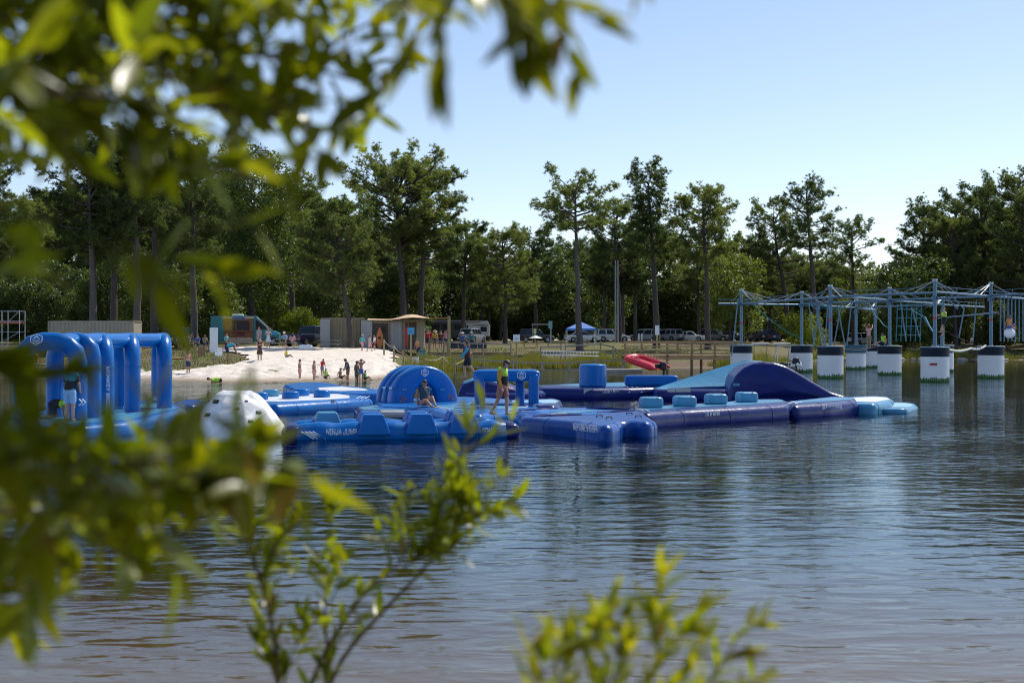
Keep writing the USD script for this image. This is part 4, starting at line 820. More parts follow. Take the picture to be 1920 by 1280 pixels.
rope("rope", "pale thick tube slung between the nearest and the rightmost drum", [(1778, 655, 80.5), (1820, 653, 84), (1848, 648, 86)], .075, M("tube_pale", (.55, .56, .50), .5), sag=.12)
rope("rope", "dark rope slanting down right of the leaning climber", [(1780, 625, 88), (1828, 645, 88)], .02, dark_rope, sag=.05)
for q, (a, b, s) in enumerate((((1700, 652, 97), (1745, 650, 82), "foot rope left of the nearest drum"), ((1590, 650, 95), (1655, 648, 96), "foot rope before the netted drum"), ((1580, 653, 88), (1640, 650, 93), "foot rope right of the third drum"))): rope("rope", s, [a, b], .025, dark_rope, sag=.15)
t = thing("hanging_net", "blue hanging net panel under the far beams left of the nearest post", "net", P(1700, 640, 106))
for k in range(6): part(t, "net_cord", rod(P(1683+k*9, 570, 106)-P(1700, 640, 106), P(1680+k*9, 640, 106)-P(1700, 640, 106), .03, 4), teal_rope)
for k in range(4): part(t, "net_cord", rod(P(1683, 580+k*16, 106)-P(1700, 640, 106), P(1728, 580+k*16, 106)-P(1700, 640, 106), .02, 4), teal_rope)
c = P(1893, 624.5, 84); t = thing("punching_ball", "white hanging ball with a person riding on it at the right", "ball", c); part(t, "ball", trimesh.creation.icosphere(3, .315), white_v, True); part(t, "ball_rope", tube([(0, 0, .3), (0, 0, 2.2)], .02, 5), dark_rope); part(t, "ball_strap", tube([(.3*math.cos(a), 0.02, .3*math.sin(a)) for a in np.linspace(0, 6.28, 16)], .012, 4), black_r)
t = thing("water_slide_bar", "two pale planks on posts in front of the shore, left of the second drum", "plank", P(1440, 646, 112))
for a, b in ((1409, 1442), (1450, 1482)): part(t, "plank", rod(P(a, 645.5, 112)-P(1440, 646, 112), P(b, 644.5, 112)-P(1440, 646, 112), .09, 8), M("plank_pale", (.50, .47, .45), .7))
for a in (1414, 1438, 1455, 1478): part(t, "support", rod(P(a, 646, 112)-P(1440, 646, 112), P(a, 690, 112)-P(1440, 646, 112), .022, 6), dark_rope)
# work boat with frame and outboard behind the slide
o = P(1478, 698, 100); o[2] = 0; t = thing("work_boat", "small boat with a metal frame and a grey and white outboard behind the wave slide", "boat", o)
hull_ = tri(hullb([(-1.0, -.5, .0), (-1.0, .5, 0), (.3, -.55, .0), (.3, .55, 0), (-1.1, -.6, .45), (-1.1, .6, .45), (.35, -.6, .45), (.35, .6, .45), (-1.7, 0, .45), (-1.5, 0, .1)], .04, 8))
part(t, "hull", hull_, M("boat_grey", (.14, .15, .15), .5), 40)
part(t, "outboard_cowl", tri(hullb([(.35, -.1, .75), (.75, -.1, .70), (.35, .1, .75), (.75, .1, .7), (.42, 0, 1.0), (.66, 0, .98)], .09, 10)), black_p, 40); part(t, "outboard_cap", tri(hullb([(.62, -.12, .62), (.62, .12, .62), (.85, 0, .58), (.70, 0, .82)], .12, 12)), white_v, 40)
part(t, "outboard_leg", box(.12, .1, .7, (.55, 0, .3)), black_p); part(t, "tiller", rod((.4, 0, .8), (-.2, .1, .95), .025, 6), black_p)
for q in ((-.9, -.45), (-.9, .45), (-.1, -.45), (-.1, .45)): part(t, "frame_post", rod((q[0], q[1], .4), (q[0]+.2, q[1], 1.9), .022, 6), steel)
part(t, "frame_rail", tube([(-.7, -.45, 1.9), (.1, -.45, 1.9), (.1, .45, 1.9), (-.7, .45, 1.9)], .022, 6, closed=True), steel)
part(t, "tarpaulin", rbox(.9, .7, .25, .1, (-.35, 0, .62)), M("tarp_dark", (.04, .045, .05), .7), 50)

# ---------------------------------------------------------------- dock, red boat, ladder, fences
wood = M("timber", (0.36, 0.235, 0.115), .75, .25, 3, bump=.01, bscale=18); wood_d = M("timber_dark", (0.22, 0.135, 0.07), .8, .3, 3); wood_g = M("timber_grey", (0.26, 0.23, 0.185), .85, .2, 4, bump=.01, bscale=18)
D = 109.0; x0, x1 = P(1170, 0, D)[0], P(1375, 0, D)[0]; zd = EYE-(667-HOR)/FPX*D
t = thing("dock", "brown timber dock with a three rail railing at the far bank behind the red boat", "dock", (x0, D, 0))
n = 24
for k in range(n): part(t, "deck_board", box((x1-x0)/n-.015, 2.6, .05, ((x1-x0)/n*(k+.5), 1.3, zd)), wood, False)
part(t, "joist", box(x1-x0, .10, .26, ((x1-x0)/2, .0, zd-.165)), wood, False); part(t, "joist", box(x1-x0, .10, .26, ((x1-x0)/2, 2.6, zd-.165)), wood_d, False)
for k, px in enumerate((1172, 1209, 1251, 1278, 1297, 1323, 1340, 1371)):
    x = P(px, 0, D)[0]-x0; yv = -.08 if k % 2 == 0 or k > 5 else 2.62
    part(t, "rail_post", box(.15, .13, 1.15, (x, yv, zd+.45)), wood_d, False)
    if k in (2, 4, 5, 6): part(t, "pile", cyl(.11, zd+1.2, (x, .05 if yv < 1 else 2.5, -1.2), 10), wood_d, 40)
for z, h in ((1.03, .16), (.72, .10), (.42, .10), (.14, .10)):
    for y in (-.15, 2.56): part(t, "rail", box(x1-x0, .05, h, ((x1-x0)/2, y, zd+z)), wood_d if y > 0 else wood, False)
part(t, "rail_cap", box(x1-x0+.1, .2, .04, ((x1-x0)/2, -.12, zd+1.14)), wood_d, False)
t = thing("boat_ramp", "low grey floating ramp under the bow of the red boat", "ramp", (P(1165, 0, 107)[0], 107, -.04)); part(t, "ramp_deck", box(3.0, 1.9, .14, (0, 0, .12)), M("ramp_grey", (.42, .39, .36), .8), False); part(t, "ramp_float", box(2.9, 1.8, .2, (0, 0, -.05)), M("ramp_side", (.16, .15, .14), .8), False)
# red inflatable boat, bow up the ramp
red_v = M("boat_red", (0.56, 0.015, 0.03), .35, .1, 1.5)
bow = P(1172, 672, 105); st1 = P(1229, 692, 101.5); o = np.array([st1[0], st1[1], 0.05]); t = thing("red_boat", "red inflatable boat with an outboard, its bow pulled up beside the dock", "boat", o)
vx = unit(st1-bow); Lb = np.linalg.norm(st1-bow); sideb = np.array([1.15, .9, 0.0]); side = unit(np.cross([0, 0, 1], vx)*-1)
far = P(1255, 688, 103.0)
def bl(f, s):     # along the boat, s from the near tube to the far tube
    return bow+(st1-bow)*f+s*((far-st1))*np.array([1, 1, 1])
near_t = [bl(f, 0) for f in np.linspace(.12, 1.0, 12)]; far_t = [bl(f, 1) for f in np.linspace(.12, 1.0, 12)]
nose = [bl(.12-.16*math.sin(a), .5-.5*math.cos(a)) for a in np.linspace(0, math.pi, 12)[1:-1]]
loop = np.array(near_t[::-1]+nose+far_t); loop[:, 2] += .10
rad = np.full(len(loop), .225); rad[0] = .07; rad[1] = .15; rad[-1] = .07; rad[-2] = .15; loop[:, 2] -= .10
part(t, "boat_tube", tube(loop-o, rad, 16), red_v, 60)
flo = np.array([bl(.1, .15), bl(1, .12), bl(1, .88), bl(.1, .85)])-o; part(t, "boat_floor", tri(hullb(np.vstack([flo+[0, 0, -.08], flo+[0, 0, -.02]]))), red_v, False)
part(t, "bow_cover", tri(hullb([bl(.02, .5)-o+[0, 0, .2], bl(.22, .1)-o+[0, 0, .2], bl(.22, .9)-o+[0, 0, .2], bl(.22, .5)-o+[0, 0, .26], bl(.03, .5)-o+[0, 0, .1]])), red_v, 30)
for s in (0, 1):
    for f in np.linspace(.2, .92, 8): part(t, "rope_loop", tube([bl(f, s)-o+[.0, -.05 if s == 0 else .05, .32], bl(f+.03, s)-o+[0, 0, .36], bl(f+.06, s)-o+[0, -.05 if s == 0 else .05, .32]], .022, 5), M("rope_pink", (.75, .45, .42), .7))
c = bl(1.0, .55)-o+[-.25, 0, -.22]; part(t, "transom", tri(hullb([bl(.95, .1)-o+[0, 0, -.1], bl(.95, .9)-o+[0, 0, -.1], bl(.95, .1)-o+[0, 0, .28], bl(.95, .9)-o+[0, 0, .28]], .03, 6)), black_p, False)
part(t, "outboard_cowl", tri(hullb([c+[0, 0, .2], c+[.35, -.2, .18], c+[0.1, .1, .55], c+[.38, -.1, .5]], .12, 10)), black_p, 40); part(t, "outboard_leg", box(.14, .14, .9, c+[.28, -.1, -.1]), black_p)
# white ladder hung on its side
o = P(1068, 663, 108); t = thing("ladder", "white ladder hung lengthwise above the reeds on the far bank", "ladder", o); whitep = M("paint_white", (.76, .75, .70), .4)
a0, a1, b0_, b1_ = P(1015.5, 658, 108), P(1122, 660.5, 108), P(1016, 665.2, 108), P(1122.5, 667.8, 108)
part(t, "ladder_rail", tri(hullb([a0-o, a1-o], .035, 6)), whitep, 40); part(t, "ladder_rail", tri(hullb([b0_-o, b1_-o], .035, 6)), whitep, 40)
for k in range(17): f = (k+.5)/17; part(t, "rung", rod(a0+(a1-a0)*f-o, b0_+(b1_-b0_)*f-o, .018, 6), whitep)
for px in (1020, 1068, 1117): pa = P(px, 660, 108.1); gp = at(px, 108.1); part(t, "hanger_post", rod(gp-o-[0, 0, .3], pa-o+[0, .06, .1], .035, 6), wood_g)
# rope fence posts and rail fences
def fence(name, says, pts, h, rails, mat, rope_=False, every=None):
    base = [at(px, d) for px, d in pts]; o = base[0]; t = thing(name, says, "fence", o)
    for b in base: part(t, "fence_post", cyl(.075, h+.35, b-o-[0, 0, .3], 9, .065), mat, 40)
    for a, b in zip(base[:-1], base[1:]):
        for z in rails:
            if rope_:
                L = [a-o+(b-a)*f+[0, 0, h*z-.22*4*f*(1-f)*h*.6] for f in np.linspace(0, 1, 9)]; part(t, "fence_rope", tube(L, .025, 5), M("rope_tan", (.40, .32, .22), .8), 50)
            else: part(t, "fence_rail", tri(hullb([a-o+[0, -.09, h*z-.06], b-o+[0, -.09, h*z-.06], a-o+[0, -.09, h*z+.06], b-o+[0, -.09, h*z+.06], a-o+[0, -.06, h*z+.06], b-o+[0, -.06, h*z-.06]])), mat, False)
    return t
post_m = M("post_olive", (0.27, 0.22, 0.11), .8, .2, 4)
fence("rope_fence", "rope slung fence of round posts at the right end of the beach", [(720, 108), (738.5, 101.5), (756, 99), (795.5, 99.5)], 1.25, (.97,), post_m, True)
fence("rope_fence", "second rope fence zigzagging behind the blue sign", [(795.5, 99.8), (830, 104), (853, 100), (884, 112)], 1.45, (.97,), post_m, True)
fence("rail_fence", "long low timber rail fence across the grass behind the reeds", [(853, 108.5), (907, 109), (962, 109.5), (1015, 110), (1066, 111), (1116, 112), (1168, 113)], 1.15, (.93, .45), wood_g)
fence("rail_fence", "upper timber deck railing in front of the parked camper", [(805, 124), (832, 124), (880, 124.5), (906, 125), (958, 126)], 1.35, (.96, .15), wood_g)
fence("rail_fence", "timber railing beside the blue canopy tent", [(1014, 122), (1052, 123), (1060, 124), (1126, 126), (1150, 122), (1172, 112)], 1.45, (.96, .55), wood_g)
t = thing("walkway", "raised grey timber walkway with dark banners behind the rope fences", "walkway", at(880, 126)); base = at(880, 126)
for k in range(20): part(t, "walk_board", box(.34, 1.6, .06, (-3.6+k*.36, .9, .42)), wood_g, False)
part(t, "skirt", box(7.3, .06, .75, (0, .05, .05)), wood_d, False)
for k, px in enumerate((850, 868, 886, 904)): part(t, "banner", box(.82, .02, .55, (P(px, 0, 126)[0]-base[0], -.12, 1.05)), M("banner_dark", (.03, .035, .07), .6), False)
# reeds and grasses along the far bank
rg = np.random.default_rng(9); C = []; Ls = []
for k in range(520):
    if k < 370: px = rg.uniform(768, 1175); d = np.interp(px, _sx, _sy)+rg.uniform(-.2, 5.0)
    elif k < 430: px = rg.uniform(1330, 1480); d = np.interp(px, _sx, _sy)+rg.uniform(-.5, 4)
    else: px = rg.uniform(1490, 1960); d = np.interp(px, _sx, _sy)+rg.uniform(-.3, 5)
    hh = rg.uniform(.45, 1.25)*(1.15 if k < 370 else 1.3)*(0.45+0.9*meshkit.noise(np.array([px*.035, d*.1, 0])))
    b = at(px, d); n = 60; C.append(b+rg.normal(0, 1, (n, 3))*[.26, .26, 0]); Ls.append(hh*rg.uniform(.5, 1.1, n))
C = np.vstack(C); Ls = np.concatenate(Ls); dirs = unit(rg.normal(0, .22, C.shape)+[0, 0, 1]); V_, F = blades(C-[0, 0, .05], dirs, Ls, .05, rg)
reed = LEAF("reeds", (0.11, 0.13, 0.025), (0.27, 0.26, 0.06), (1.2, 1.2, .6), .35, .6, .2, scale=.5)
top("reeds", (V_, F), reed, "yellow green reeds and tall grass along the far bank", "reeds", kind="stuff", smooth=False)
C = []; n = 26000; px = rg.uniform(-60, 1980, n); d = np.interp(px, _sx, _sy)+rg.uniform(.6, 34, n)**1.0
xx = (px-960)/FPX*d; ok = (~shapely.contains_xy(bo.buffer(.4), xx, d)) & (meshkit.fbm(np.stack([xx*.2, d*.12, xx*0], -1), 3, 3) > .44) & ((px < 460) | (px > 740)); xx, d = xx[ok], d[ok]
C = np.stack([xx, d, terrain(xx, d)-.02], -1); dirs = unit(rg.normal(0, .5, C.shape)+[0, 0, 1]); V_, F = blades(C, dirs, rg.uniform(.08, .26, len(C)), .06, rg)
top("short_grass", (V_, F), LEAF("turf", (0.06, 0.085, 0.016), (0.17, 0.165, 0.045), (1.2, 1.2, .6), .35, .6, .2, scale=.3), "short rough grass on the far bank", "grass", kind="stuff", smooth=False)
# shore stones on the right
for k in range(16):
    px = 1508+k*25+rg.uniform(-8, 8); d = np.interp(px, _sx, _sy)-.3+rg.uniform(-.5, .6); r = rg.uniform(.22, .55); m = trimesh.creation.icosphere(2, 1); v = np.array(m.vertices); v *= (1+.5*(meshkit.fbm(v*1.4+k, 3, k)[:, None]-.5)); v *= [r*1.5, r, r*.55]
    top("shore_stone", trimesh.Trimesh(v+at(px, d, .05), m.faces, process=False), M("stone", (.33, .29, .25), .9, .3, 3), "pale stone at the waterline beyond the white drums", "stone", group="stones along the right far waterline")

# ---------------------------------------------------------------- buildings and vehicles behind the beach
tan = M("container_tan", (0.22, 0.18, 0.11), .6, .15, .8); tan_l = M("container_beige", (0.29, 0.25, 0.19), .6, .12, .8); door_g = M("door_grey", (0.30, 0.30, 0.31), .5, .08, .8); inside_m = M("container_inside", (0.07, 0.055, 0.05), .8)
def corrugated(L, h, depth=.045, pitch=.28):
    n = int(L/pitch); pts = []
    for k in range(n): x = k*L/n; w = L/n; pts += [(x, 0), (x+w*.35, 0), (x+w*.5, -depth), (x+w*.85, -depth)]
    pts.append((L, 0)); pts += [(L, .05), (0, .05)]
    m = trimesh.creation.extrude_polygon(Polygon(pts), h, engine="earcut"); return m
def container(name, says, c, L, dep, h, mat, rz=0.0):
    t = thing(name, says, "shipping container", c, rz)
    f = corrugated(L-.24, h-.3); f.apply_translation((-L/2+.12, 0, .15)); part(t, "front_wall", f, mat, False)
    b = corrugated(L-.24, h-.3); b.apply_translation((-L/2+.12, dep-.05, .15)); part(t, "back_wall", b, mat, False)
    for s in (-1, 1): part(t, "side_wall", box(.06, dep-.3, h-.3, (s*(L/2-.05), dep/2, h/2)), mat, False)
    part(t, "roof", box(L-.02, dep, .06, (0, dep/2, h-.03)), mat, False)
    for s in (-1, 1):
        part(t, "bottom_rail", box(L-.24, .12, .15, (0, dep/2+s*(dep/2-.05), .075)), mat, False); part(t, "top_rail", box(L-.24, .10, .12, (0, dep/2+s*(dep/2-.05), h-.12)), mat, False)
        for s2 in (-1, 1): part(t, "corner_post", box(.14, .14, h-.07, (s*(L/2-.07), dep/2+s2*(dep/2-.07), (h-.07)/2)), mat, False)
    return t
def cdoor(t, x, y, z0, w, h, mat, rz=0.0, name="door"):
    p = part(t, name, box(w, .05, h, (x, y, z0+h/2), rz), mat, False)
    for k in range(4): part(p, "door_rib", box(w*.92, .02, .05, (x, y-.035, z0+h*(.14+.24*k)), rz), mat, False)
    for s in (-.3, .3): part(p, "lock_bar", rod((x+s*w*math.cos(rz), y-.06, z0+.1), (x+s*w*math.cos(rz), y-.06, z0+h-.1), .016, 6), steel)
    return p
d = 123; t = container("shipping_container", "tan shipping container with a grey door ajar, left of the shade sail", at(640, d), 3.55, 2.3, 2.62, tan); cdoor(t, P(611, 0, d)[0]-at(640, d)[0], -.45, .08, .85, 2.4, door_g, .25)
c = at(736, 122); t = container("shipping_container", "beige open fronted container kiosk under the tan shade sail", c, 5.3, 2.3, 2.62, tan_l)
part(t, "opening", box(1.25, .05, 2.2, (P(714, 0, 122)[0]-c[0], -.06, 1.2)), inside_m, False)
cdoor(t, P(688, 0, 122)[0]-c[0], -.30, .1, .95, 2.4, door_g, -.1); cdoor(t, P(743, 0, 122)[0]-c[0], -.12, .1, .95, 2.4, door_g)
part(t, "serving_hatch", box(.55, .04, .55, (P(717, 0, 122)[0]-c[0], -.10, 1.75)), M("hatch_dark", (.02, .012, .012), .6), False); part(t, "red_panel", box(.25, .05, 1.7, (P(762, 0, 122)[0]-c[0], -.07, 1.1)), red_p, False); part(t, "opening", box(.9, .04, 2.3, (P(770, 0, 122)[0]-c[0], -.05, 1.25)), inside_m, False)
t = thing("orange_kayak", "orange kayak standing upright in the kiosk's doorway", "kayak", at(712, 120.5)); part(t, "hull", tri(hullb([(0, 0, .05), (.2, 0, .5), (-.2, 0, .5), (.22, 0, 1.2), (-.22, 0, 1.2), (0, 0, 1.85), (0, -.12, .9)], .06, 10)), M("kayak_orange", (.48, .14, .03), .45), 40); part(t, "cockpit", lathe([(.001, -.02), (.11, -.02), (.13, .0), (.11, .02)], 14, (0, 0, 0)).apply_transform(trimesh.transformations.rotation_matrix(1.57, (1, 0, 0))).apply_translation((0, -.2, 1.0)), black_p, 40)
# shade sail
sail = M("sail_tan", (.62, .43, .27), .8, .1, 1.0); cs = [P(688, 600, 122), P(840, 594, 116), P(838, 597, 124), P(690, 597, 126)]; U, Vv = np.meshgrid(np.linspace(0, 1, 20), np.linspace(0, 1, 14), indexing="ij")
Q = (cs[0][None, None]*((1-U)*(1-Vv))[..., None]+cs[1]*(U*(1-Vv))[..., None]+cs[2]*(U*Vv)[..., None]+cs[3]*((1-U)*Vv)[..., None]); Q[..., 2] += .45*np.exp(-((U-.55)/.18)**2-((Vv-.5)/.5)**2)-.1*np.sin(U*np.pi)
idx = np.arange(U.size).reshape(U.shape); qd = np.stack([idx[:-1, :-1], idx[1:, :-1], idx[1:, 1:], idx[:-1, 1:]], -1).reshape(-1, 4); o = at(765, 120)
t = thing("shade_sail", "tan shade sail peaked in its middle over the container kiosk", "shade sail", o); v3 = np.vstack([Q.reshape(-1, 3), Q.reshape(-1, 3)-[0, 0, .02]])-o; part(t, "sail_cloth", (v3, np.vstack([qd, qd[:, ::-1]+Q.shape[0]*Q.shape[1]])), sail, True)
for px, dd, ty in ((842, 117, 592), (840, 124.5, 596)): b = at(px, dd); part(t, "sail_post", rod(b-o-[0, 0, .2], P(px, ty, dd)-o, .11 if dd < 120 else .07, 9), post_m, 40)
b = at(764, 120); part(t, "sail_prop", rod(b-o, P(766, 589, 121)-o, .04, 7), wood_d, 40)
# tan corrugated container behind the trunks on the left
container("shipping_container", "long tan corrugated container behind three pine trunks on the left", at(170, 106), 6.4, 2.4, 2.6, tan_l)
# food truck
teal = M("truck_teal", (.02, .16, .17), .4); rust = M("truck_wood", (.22, .09, .04), .7, .3, 4); cream = M("truck_cream", (.50, .36, .25), .6, .15, 2); glass = M("car_glass", (.012, .016, .02), .08, .05); tyre = M("tyre", (.015, .015, .016), .85); rim_m = M("wheel_rim", (.36, .37, .38), .3, metallic=.7)
o = at(447, 126); t = thing("food_truck", "teal food truck with a wooden serving counter open toward the beach", "food truck", o, .06)
x0 = P(396, 0, 126)[0]-o[0]; xw0 = P(420, 0, 126)[0]-o[0]; xw1 = P(473, 0, 126)[0]-o[0]; xn = P(521, 0, 126)[0]-o[0]
part(t, "truck_body", box(xw1-x0+.3, 2.0, 2.3, ((xw1+x0)/2+.1, 1.2, 1.55)), teal, False); part(t, "roof_edge", box(xw1-xw0+.25, .10, .16, ((xw0+xw1)/2, .17, 2.55)), cream, False)
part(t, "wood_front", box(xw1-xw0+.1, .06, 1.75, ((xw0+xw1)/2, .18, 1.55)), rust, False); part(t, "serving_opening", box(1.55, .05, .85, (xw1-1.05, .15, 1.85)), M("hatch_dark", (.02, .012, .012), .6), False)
part(t, "counter", box(xw1-xw0, .38, .05, ((xw0+xw1)/2, .0, 1.32)), rust, False); part(t, "lower_panel", box(xw1-xw0-.5, .07, .52, ((xw0+xw1)/2+.25, .165, .52)), cream, False)
part(t, "menu_board", box(1.1, .03, .2, ((xw0+xw1)/2, .10, 2.52)), M("sign_blue", (.03, .14, .30), .5), False)
for k in range(4): part(t, "hanging_shirt", box(.16, .03, .32, ((xw0+xw1)/2-.2+.22*k, .12, 1.08)), M("shirt_dark_red", (.12, .03, .03), .8), False)
for x in (xw0+.02, (xw0+xw1)/2-.2, xw1): part(t, "wood_frame", box(.08, .08, 1.8, (x, .13, 1.55)), rust, False)
nose = [(xw1+.1, .5), (xn, .5), (xn+.02, 1.15), (xn-.35, 1.35), (xn-.75, 1.45), (xw1+.35, 2.55), (xw1+.1, 2.62)]
part(t, "cab", prism(nose, 1.9, "y", (0, .25, 0)), teal, False); part(t, "windscreen", prism([(xn-.76, 1.52), (xw1+.40, 2.46), (xw1+.45, 2.50), (xn-.70, 1.54)], 1.6, "y", (0, .4, .02)), glass, False); part(t, "side_window", prism([(xw1+.2, 1.5), (xn-.9, 1.5), (xw1+.4, 2.3), (xw1+.2, 2.35)], .03, "y", (0, .235, 0)), glass, False)
part(t, "windscreen_frame", tube([(xn-.72, .3, 1.47), (xw1+.36, .3, 2.56)], .05, 6), whitep); part(t, "fender_stripe", rbox(.6, .04, .3, .02, (xn-.35, .235, 1.15)), M("stripe_blue", (.05, .35, .55), .4), 40)
part(t, "roof_vent", rbox(1.0, .9, .16, .06, ((xw0+xw1)/2-.15, 1.0, 2.78)), whitep, 50)
def wheel(t, x, y, r, w=.2):
    m = lathe([(r*.58, -w/2), (r*.95, -w/2), (r, -w/3), (r, w/3), (r*.95, w/2), (r*.58, w/2), (r*.58, -w/2)], 20); m.apply_transform(trimesh.transformations.rotation_matrix(math.pi/2, (1, 0, 0))); m.apply_translation((x, y, r)); p = part(t, "wheel", m, tyre, 40)
    m = lathe([(.001, -w*.46), (r*.5, -w*.42), (r*.6, -w*.3), (r*.6, w*.3), (r*.5, w*.42), (.001, w*.46)], 16); m.apply_transform(trimesh.transformations.rotation_matrix(math.pi/2, (1, 0, 0))); m.apply_translation((x, y, r)); part(p, "rim", m, rim_m, 40)
for x in (xw0+.35, xn-.5): wheel(t, x, .32, .40, .26); wheel(t, x, 2.0, .40, .26)
# cars
def car(kind, says, px, d, rz, col, group=None, red=True):
    c = at(px, d); t = thing({"suv": "parked_suv", "sedan": "parked_sedan", "van": "parked_minivan", "pickup": "parked_pickup"}[kind], says, {"suv": "suv", "sedan": "car", "van": "minivan", "pickup": "pickup"}[kind], c, rz)
    L, Wd, H, hb, cab = {"suv": (4.7, 1.9, 1.78, 1.02, (-2.2, 0.95, -1.95, .35)), "sedan": (4.7, 1.8, 1.46, .92, (-1.75, 1.1, -.95, .35)), "van": (5.0, 1.95, 1.76, 1.0, (-2.35, 1.5, -2.15, .75)), "pickup": (5.6, 1.95, 1.85, 1.08, (-.6, 1.25, -.35, .7))}[kind]
    pm = M("car_paint_"+"_".join(f"{int(v*100):d}" for v in col), col, .25, .03, 1, coat_weight=.6)
    h = L/2; body = hullb([(x, y, z) for x, y, z in [(s*h, q*(Wd/2-.16), .42) for s in (-1, 1) for q in (-1, 1)]+[(s*(h-.06), q*(Wd/2-.10), .70) for s in (-1, 1) for q in (-1, 1)]+[(-h+.12, q*(Wd/2-.06), hb) for q in (-1, 1)]+[(h-.35, q*(Wd/2-.18), hb-.16) for q in (-1, 1)]+[(cab[1]-.1, q*(Wd/2-.07), hb) for q in (-1, 1)]+[(0, q*(Wd/2-.01), .65) for q in (-1, 1)]+[(s*(h-.3), q*(Wd/2-.14), .28) for s in (-1, 1) for q in (-1, 1)]], .04, 8)
    r = .34 if kind in ("sedan",) else .37; xs = (-h+.92, h-.90)
    for x in xs:
        for q in (-1, 1): body = body - Manifold.cylinder(.34, r+.06, circular_segments=20).rotate((90, 0, 0)).translate((x, q*(Wd/2)+.17, r+.02))
    if kind == "pickup": body = body - tri2(box(1.7, Wd-.3, .5, (-h+1.05, 0, hb)))
    part(t, "body", tri(body), pm, 30)
    a0_, a1_, t0, t1 = cab; tw = Wd/2-.26; bw = Wd/2-.09
    roof = hullb([(a0_, q*bw, hb-.03) for q in (-1, 1)]+[(a1_, q*bw, hb-.03) for q in (-1, 1)]+[(t0, q*tw, H-.05) for q in (-1, 1)]+[(t1, q*tw, H-.05) for q in (-1, 1)]+[((t0+t1)/2, q*(tw-.05), H-.01) for q in (-1, 1)], .04, 8)
    part(t, "cabin", tri(roof), pm, 30)
    def lerp3(A, B, f): return np.array(A)+(np.array(B)-np.array(A))*f
    def panel(name, q4, off):
        n = unit(np.cross(np.array(q4[1])-q4[0], np.array(q4[3])-q4[0])); cc = np.mean(q4, 0); q4 = np.array([cc+(np.array(p)-cc)*.86 for p in q4])
        if n.dot(cc-np.array([0, 0, .9])) < 0: n = -n
        part(t, name, tri(hullb(np.vstack([q4+n*off, q4+n*(off-.03)]))), glass, False)
    for q in (-1, 1):
        A, B, C_, D_ = (a0_, q*bw, hb), (a1_, q*bw, hb), (t1, q*tw, H-.06), (t0, q*tw, H-.06)
        nn = 3 if kind in ("suv", "van") else 2
        for k in range(nn): f0, f1 = k/nn, (k+1)/nn; panel("side_window", [lerp3(A, B, f0), lerp3(A, B, f1), lerp3(D_, C_, f1), lerp3(D_, C_, f0)], .055)
    panel("windscreen", [(a1_, -bw, hb), (a1_, bw, hb), (t1, tw, H-.06), (t1, -tw, H-.06)], .055); panel("rear_window", [(a0_, -bw, hb), (a0_, bw, hb), (t0, tw, H-.06), (t0, -tw, H-.06)], .055)
    for x in xs:
        for q in (-1, 1): wheel(t, x, q*(Wd/2-.12), r)
    lamp_r = M("lamp_red", (.35, .01, .015), .2); lamp_w = M("lamp_clear", (.7, .72, .75), .15)
    for q in (-1, 1): part(t, "tail_light", rbox(.06, .16, .30, .02, (-h+.0, q*(Wd/2-.20), .84), n=5), lamp_r, 40); part(t, "headlight", rbox(.10, .30, .14, .03, (h-.06, q*(Wd/2-.34), .70), n=5), lamp_w, 40); part(t, "door_mirror", rbox(.10, .18, .13, .03, (a1_-.25, q*(Wd/2+.05), hb+.06), n=5), pm, 40)
    for s, nme in ((-1, "rear_bumper"), (1, "front_bumper")): part(t, nme, rbox(.12, Wd-.25, .18, .05, (s*(h+.02), 0, .46), n=5), black_p if kind != "sedan" else pm, 40)
    part(t, "number_plate", box(.02, .34, .14, (-h-.04, 0, .78)), whitep, False)
    return t
def tri2(m): return Manifold(__import__("manifold3d").Mesh(vert_properties=np.array(m.vertices, np.float32), tri_verts=np.array(m.faces, np.uint32)))
wht = (.62, .63, .64); blk = (.015, .015, .018); slv = (.34, .35, .37); gry = (.10, .105, .115); nvy = (.015, .02, .05)
car("van", "white minivan parked right of the blue canopy tent", 1146, 196, .35, wht)
car("van", "silver minivan parked left of the white post sign, seen from its side", 1211, 205, 2.75, slv)
car("suv", "silver crossover with its back to the lake, right of the white post sign", 1253, 205, 2.3, slv)
car("sedan", "white sedan parked facing right among the cars behind the dock", 1294, 205, -.35, wht)
car("suv", "dark suv half behind the umbrella shaped pine's trunk", 1342, 208, -.5, gry)
car("sedan", "black sedan parked right of the umbrella shaped pine", 1374, 208, -.45, blk)
car("suv", "black suv with a grey rear, behind the leftmost course post", 1416, 200, 1.9, blk)
car("suv", "dark suv with a red tail light, left of the bright bush", 1449, 202, 1.5, nvy)
car("suv", "dark suv partly behind the bright bush", 1524, 215, .6, gry)
car("suv", "silver suv behind the deck railing in front of the camper", 886, 176, 1.2, slv)
car("van", "grey dark van parked left of the food truck, half behind the last arch", 338, 122, 1.5, blk)
car("pickup", "dark blue black pickup parked behind the left picnic table", 582, 126, 1.1, nvy)
car("sedan", "white car roof seen between the tent legs", 1092, 190, .2, wht)
car("suv", "dark suv under the white awning between the two signs", 1005, 188, .1, blk)
car("van", "white van far back behind the crossed poles", 1622, 205, .3, wht)
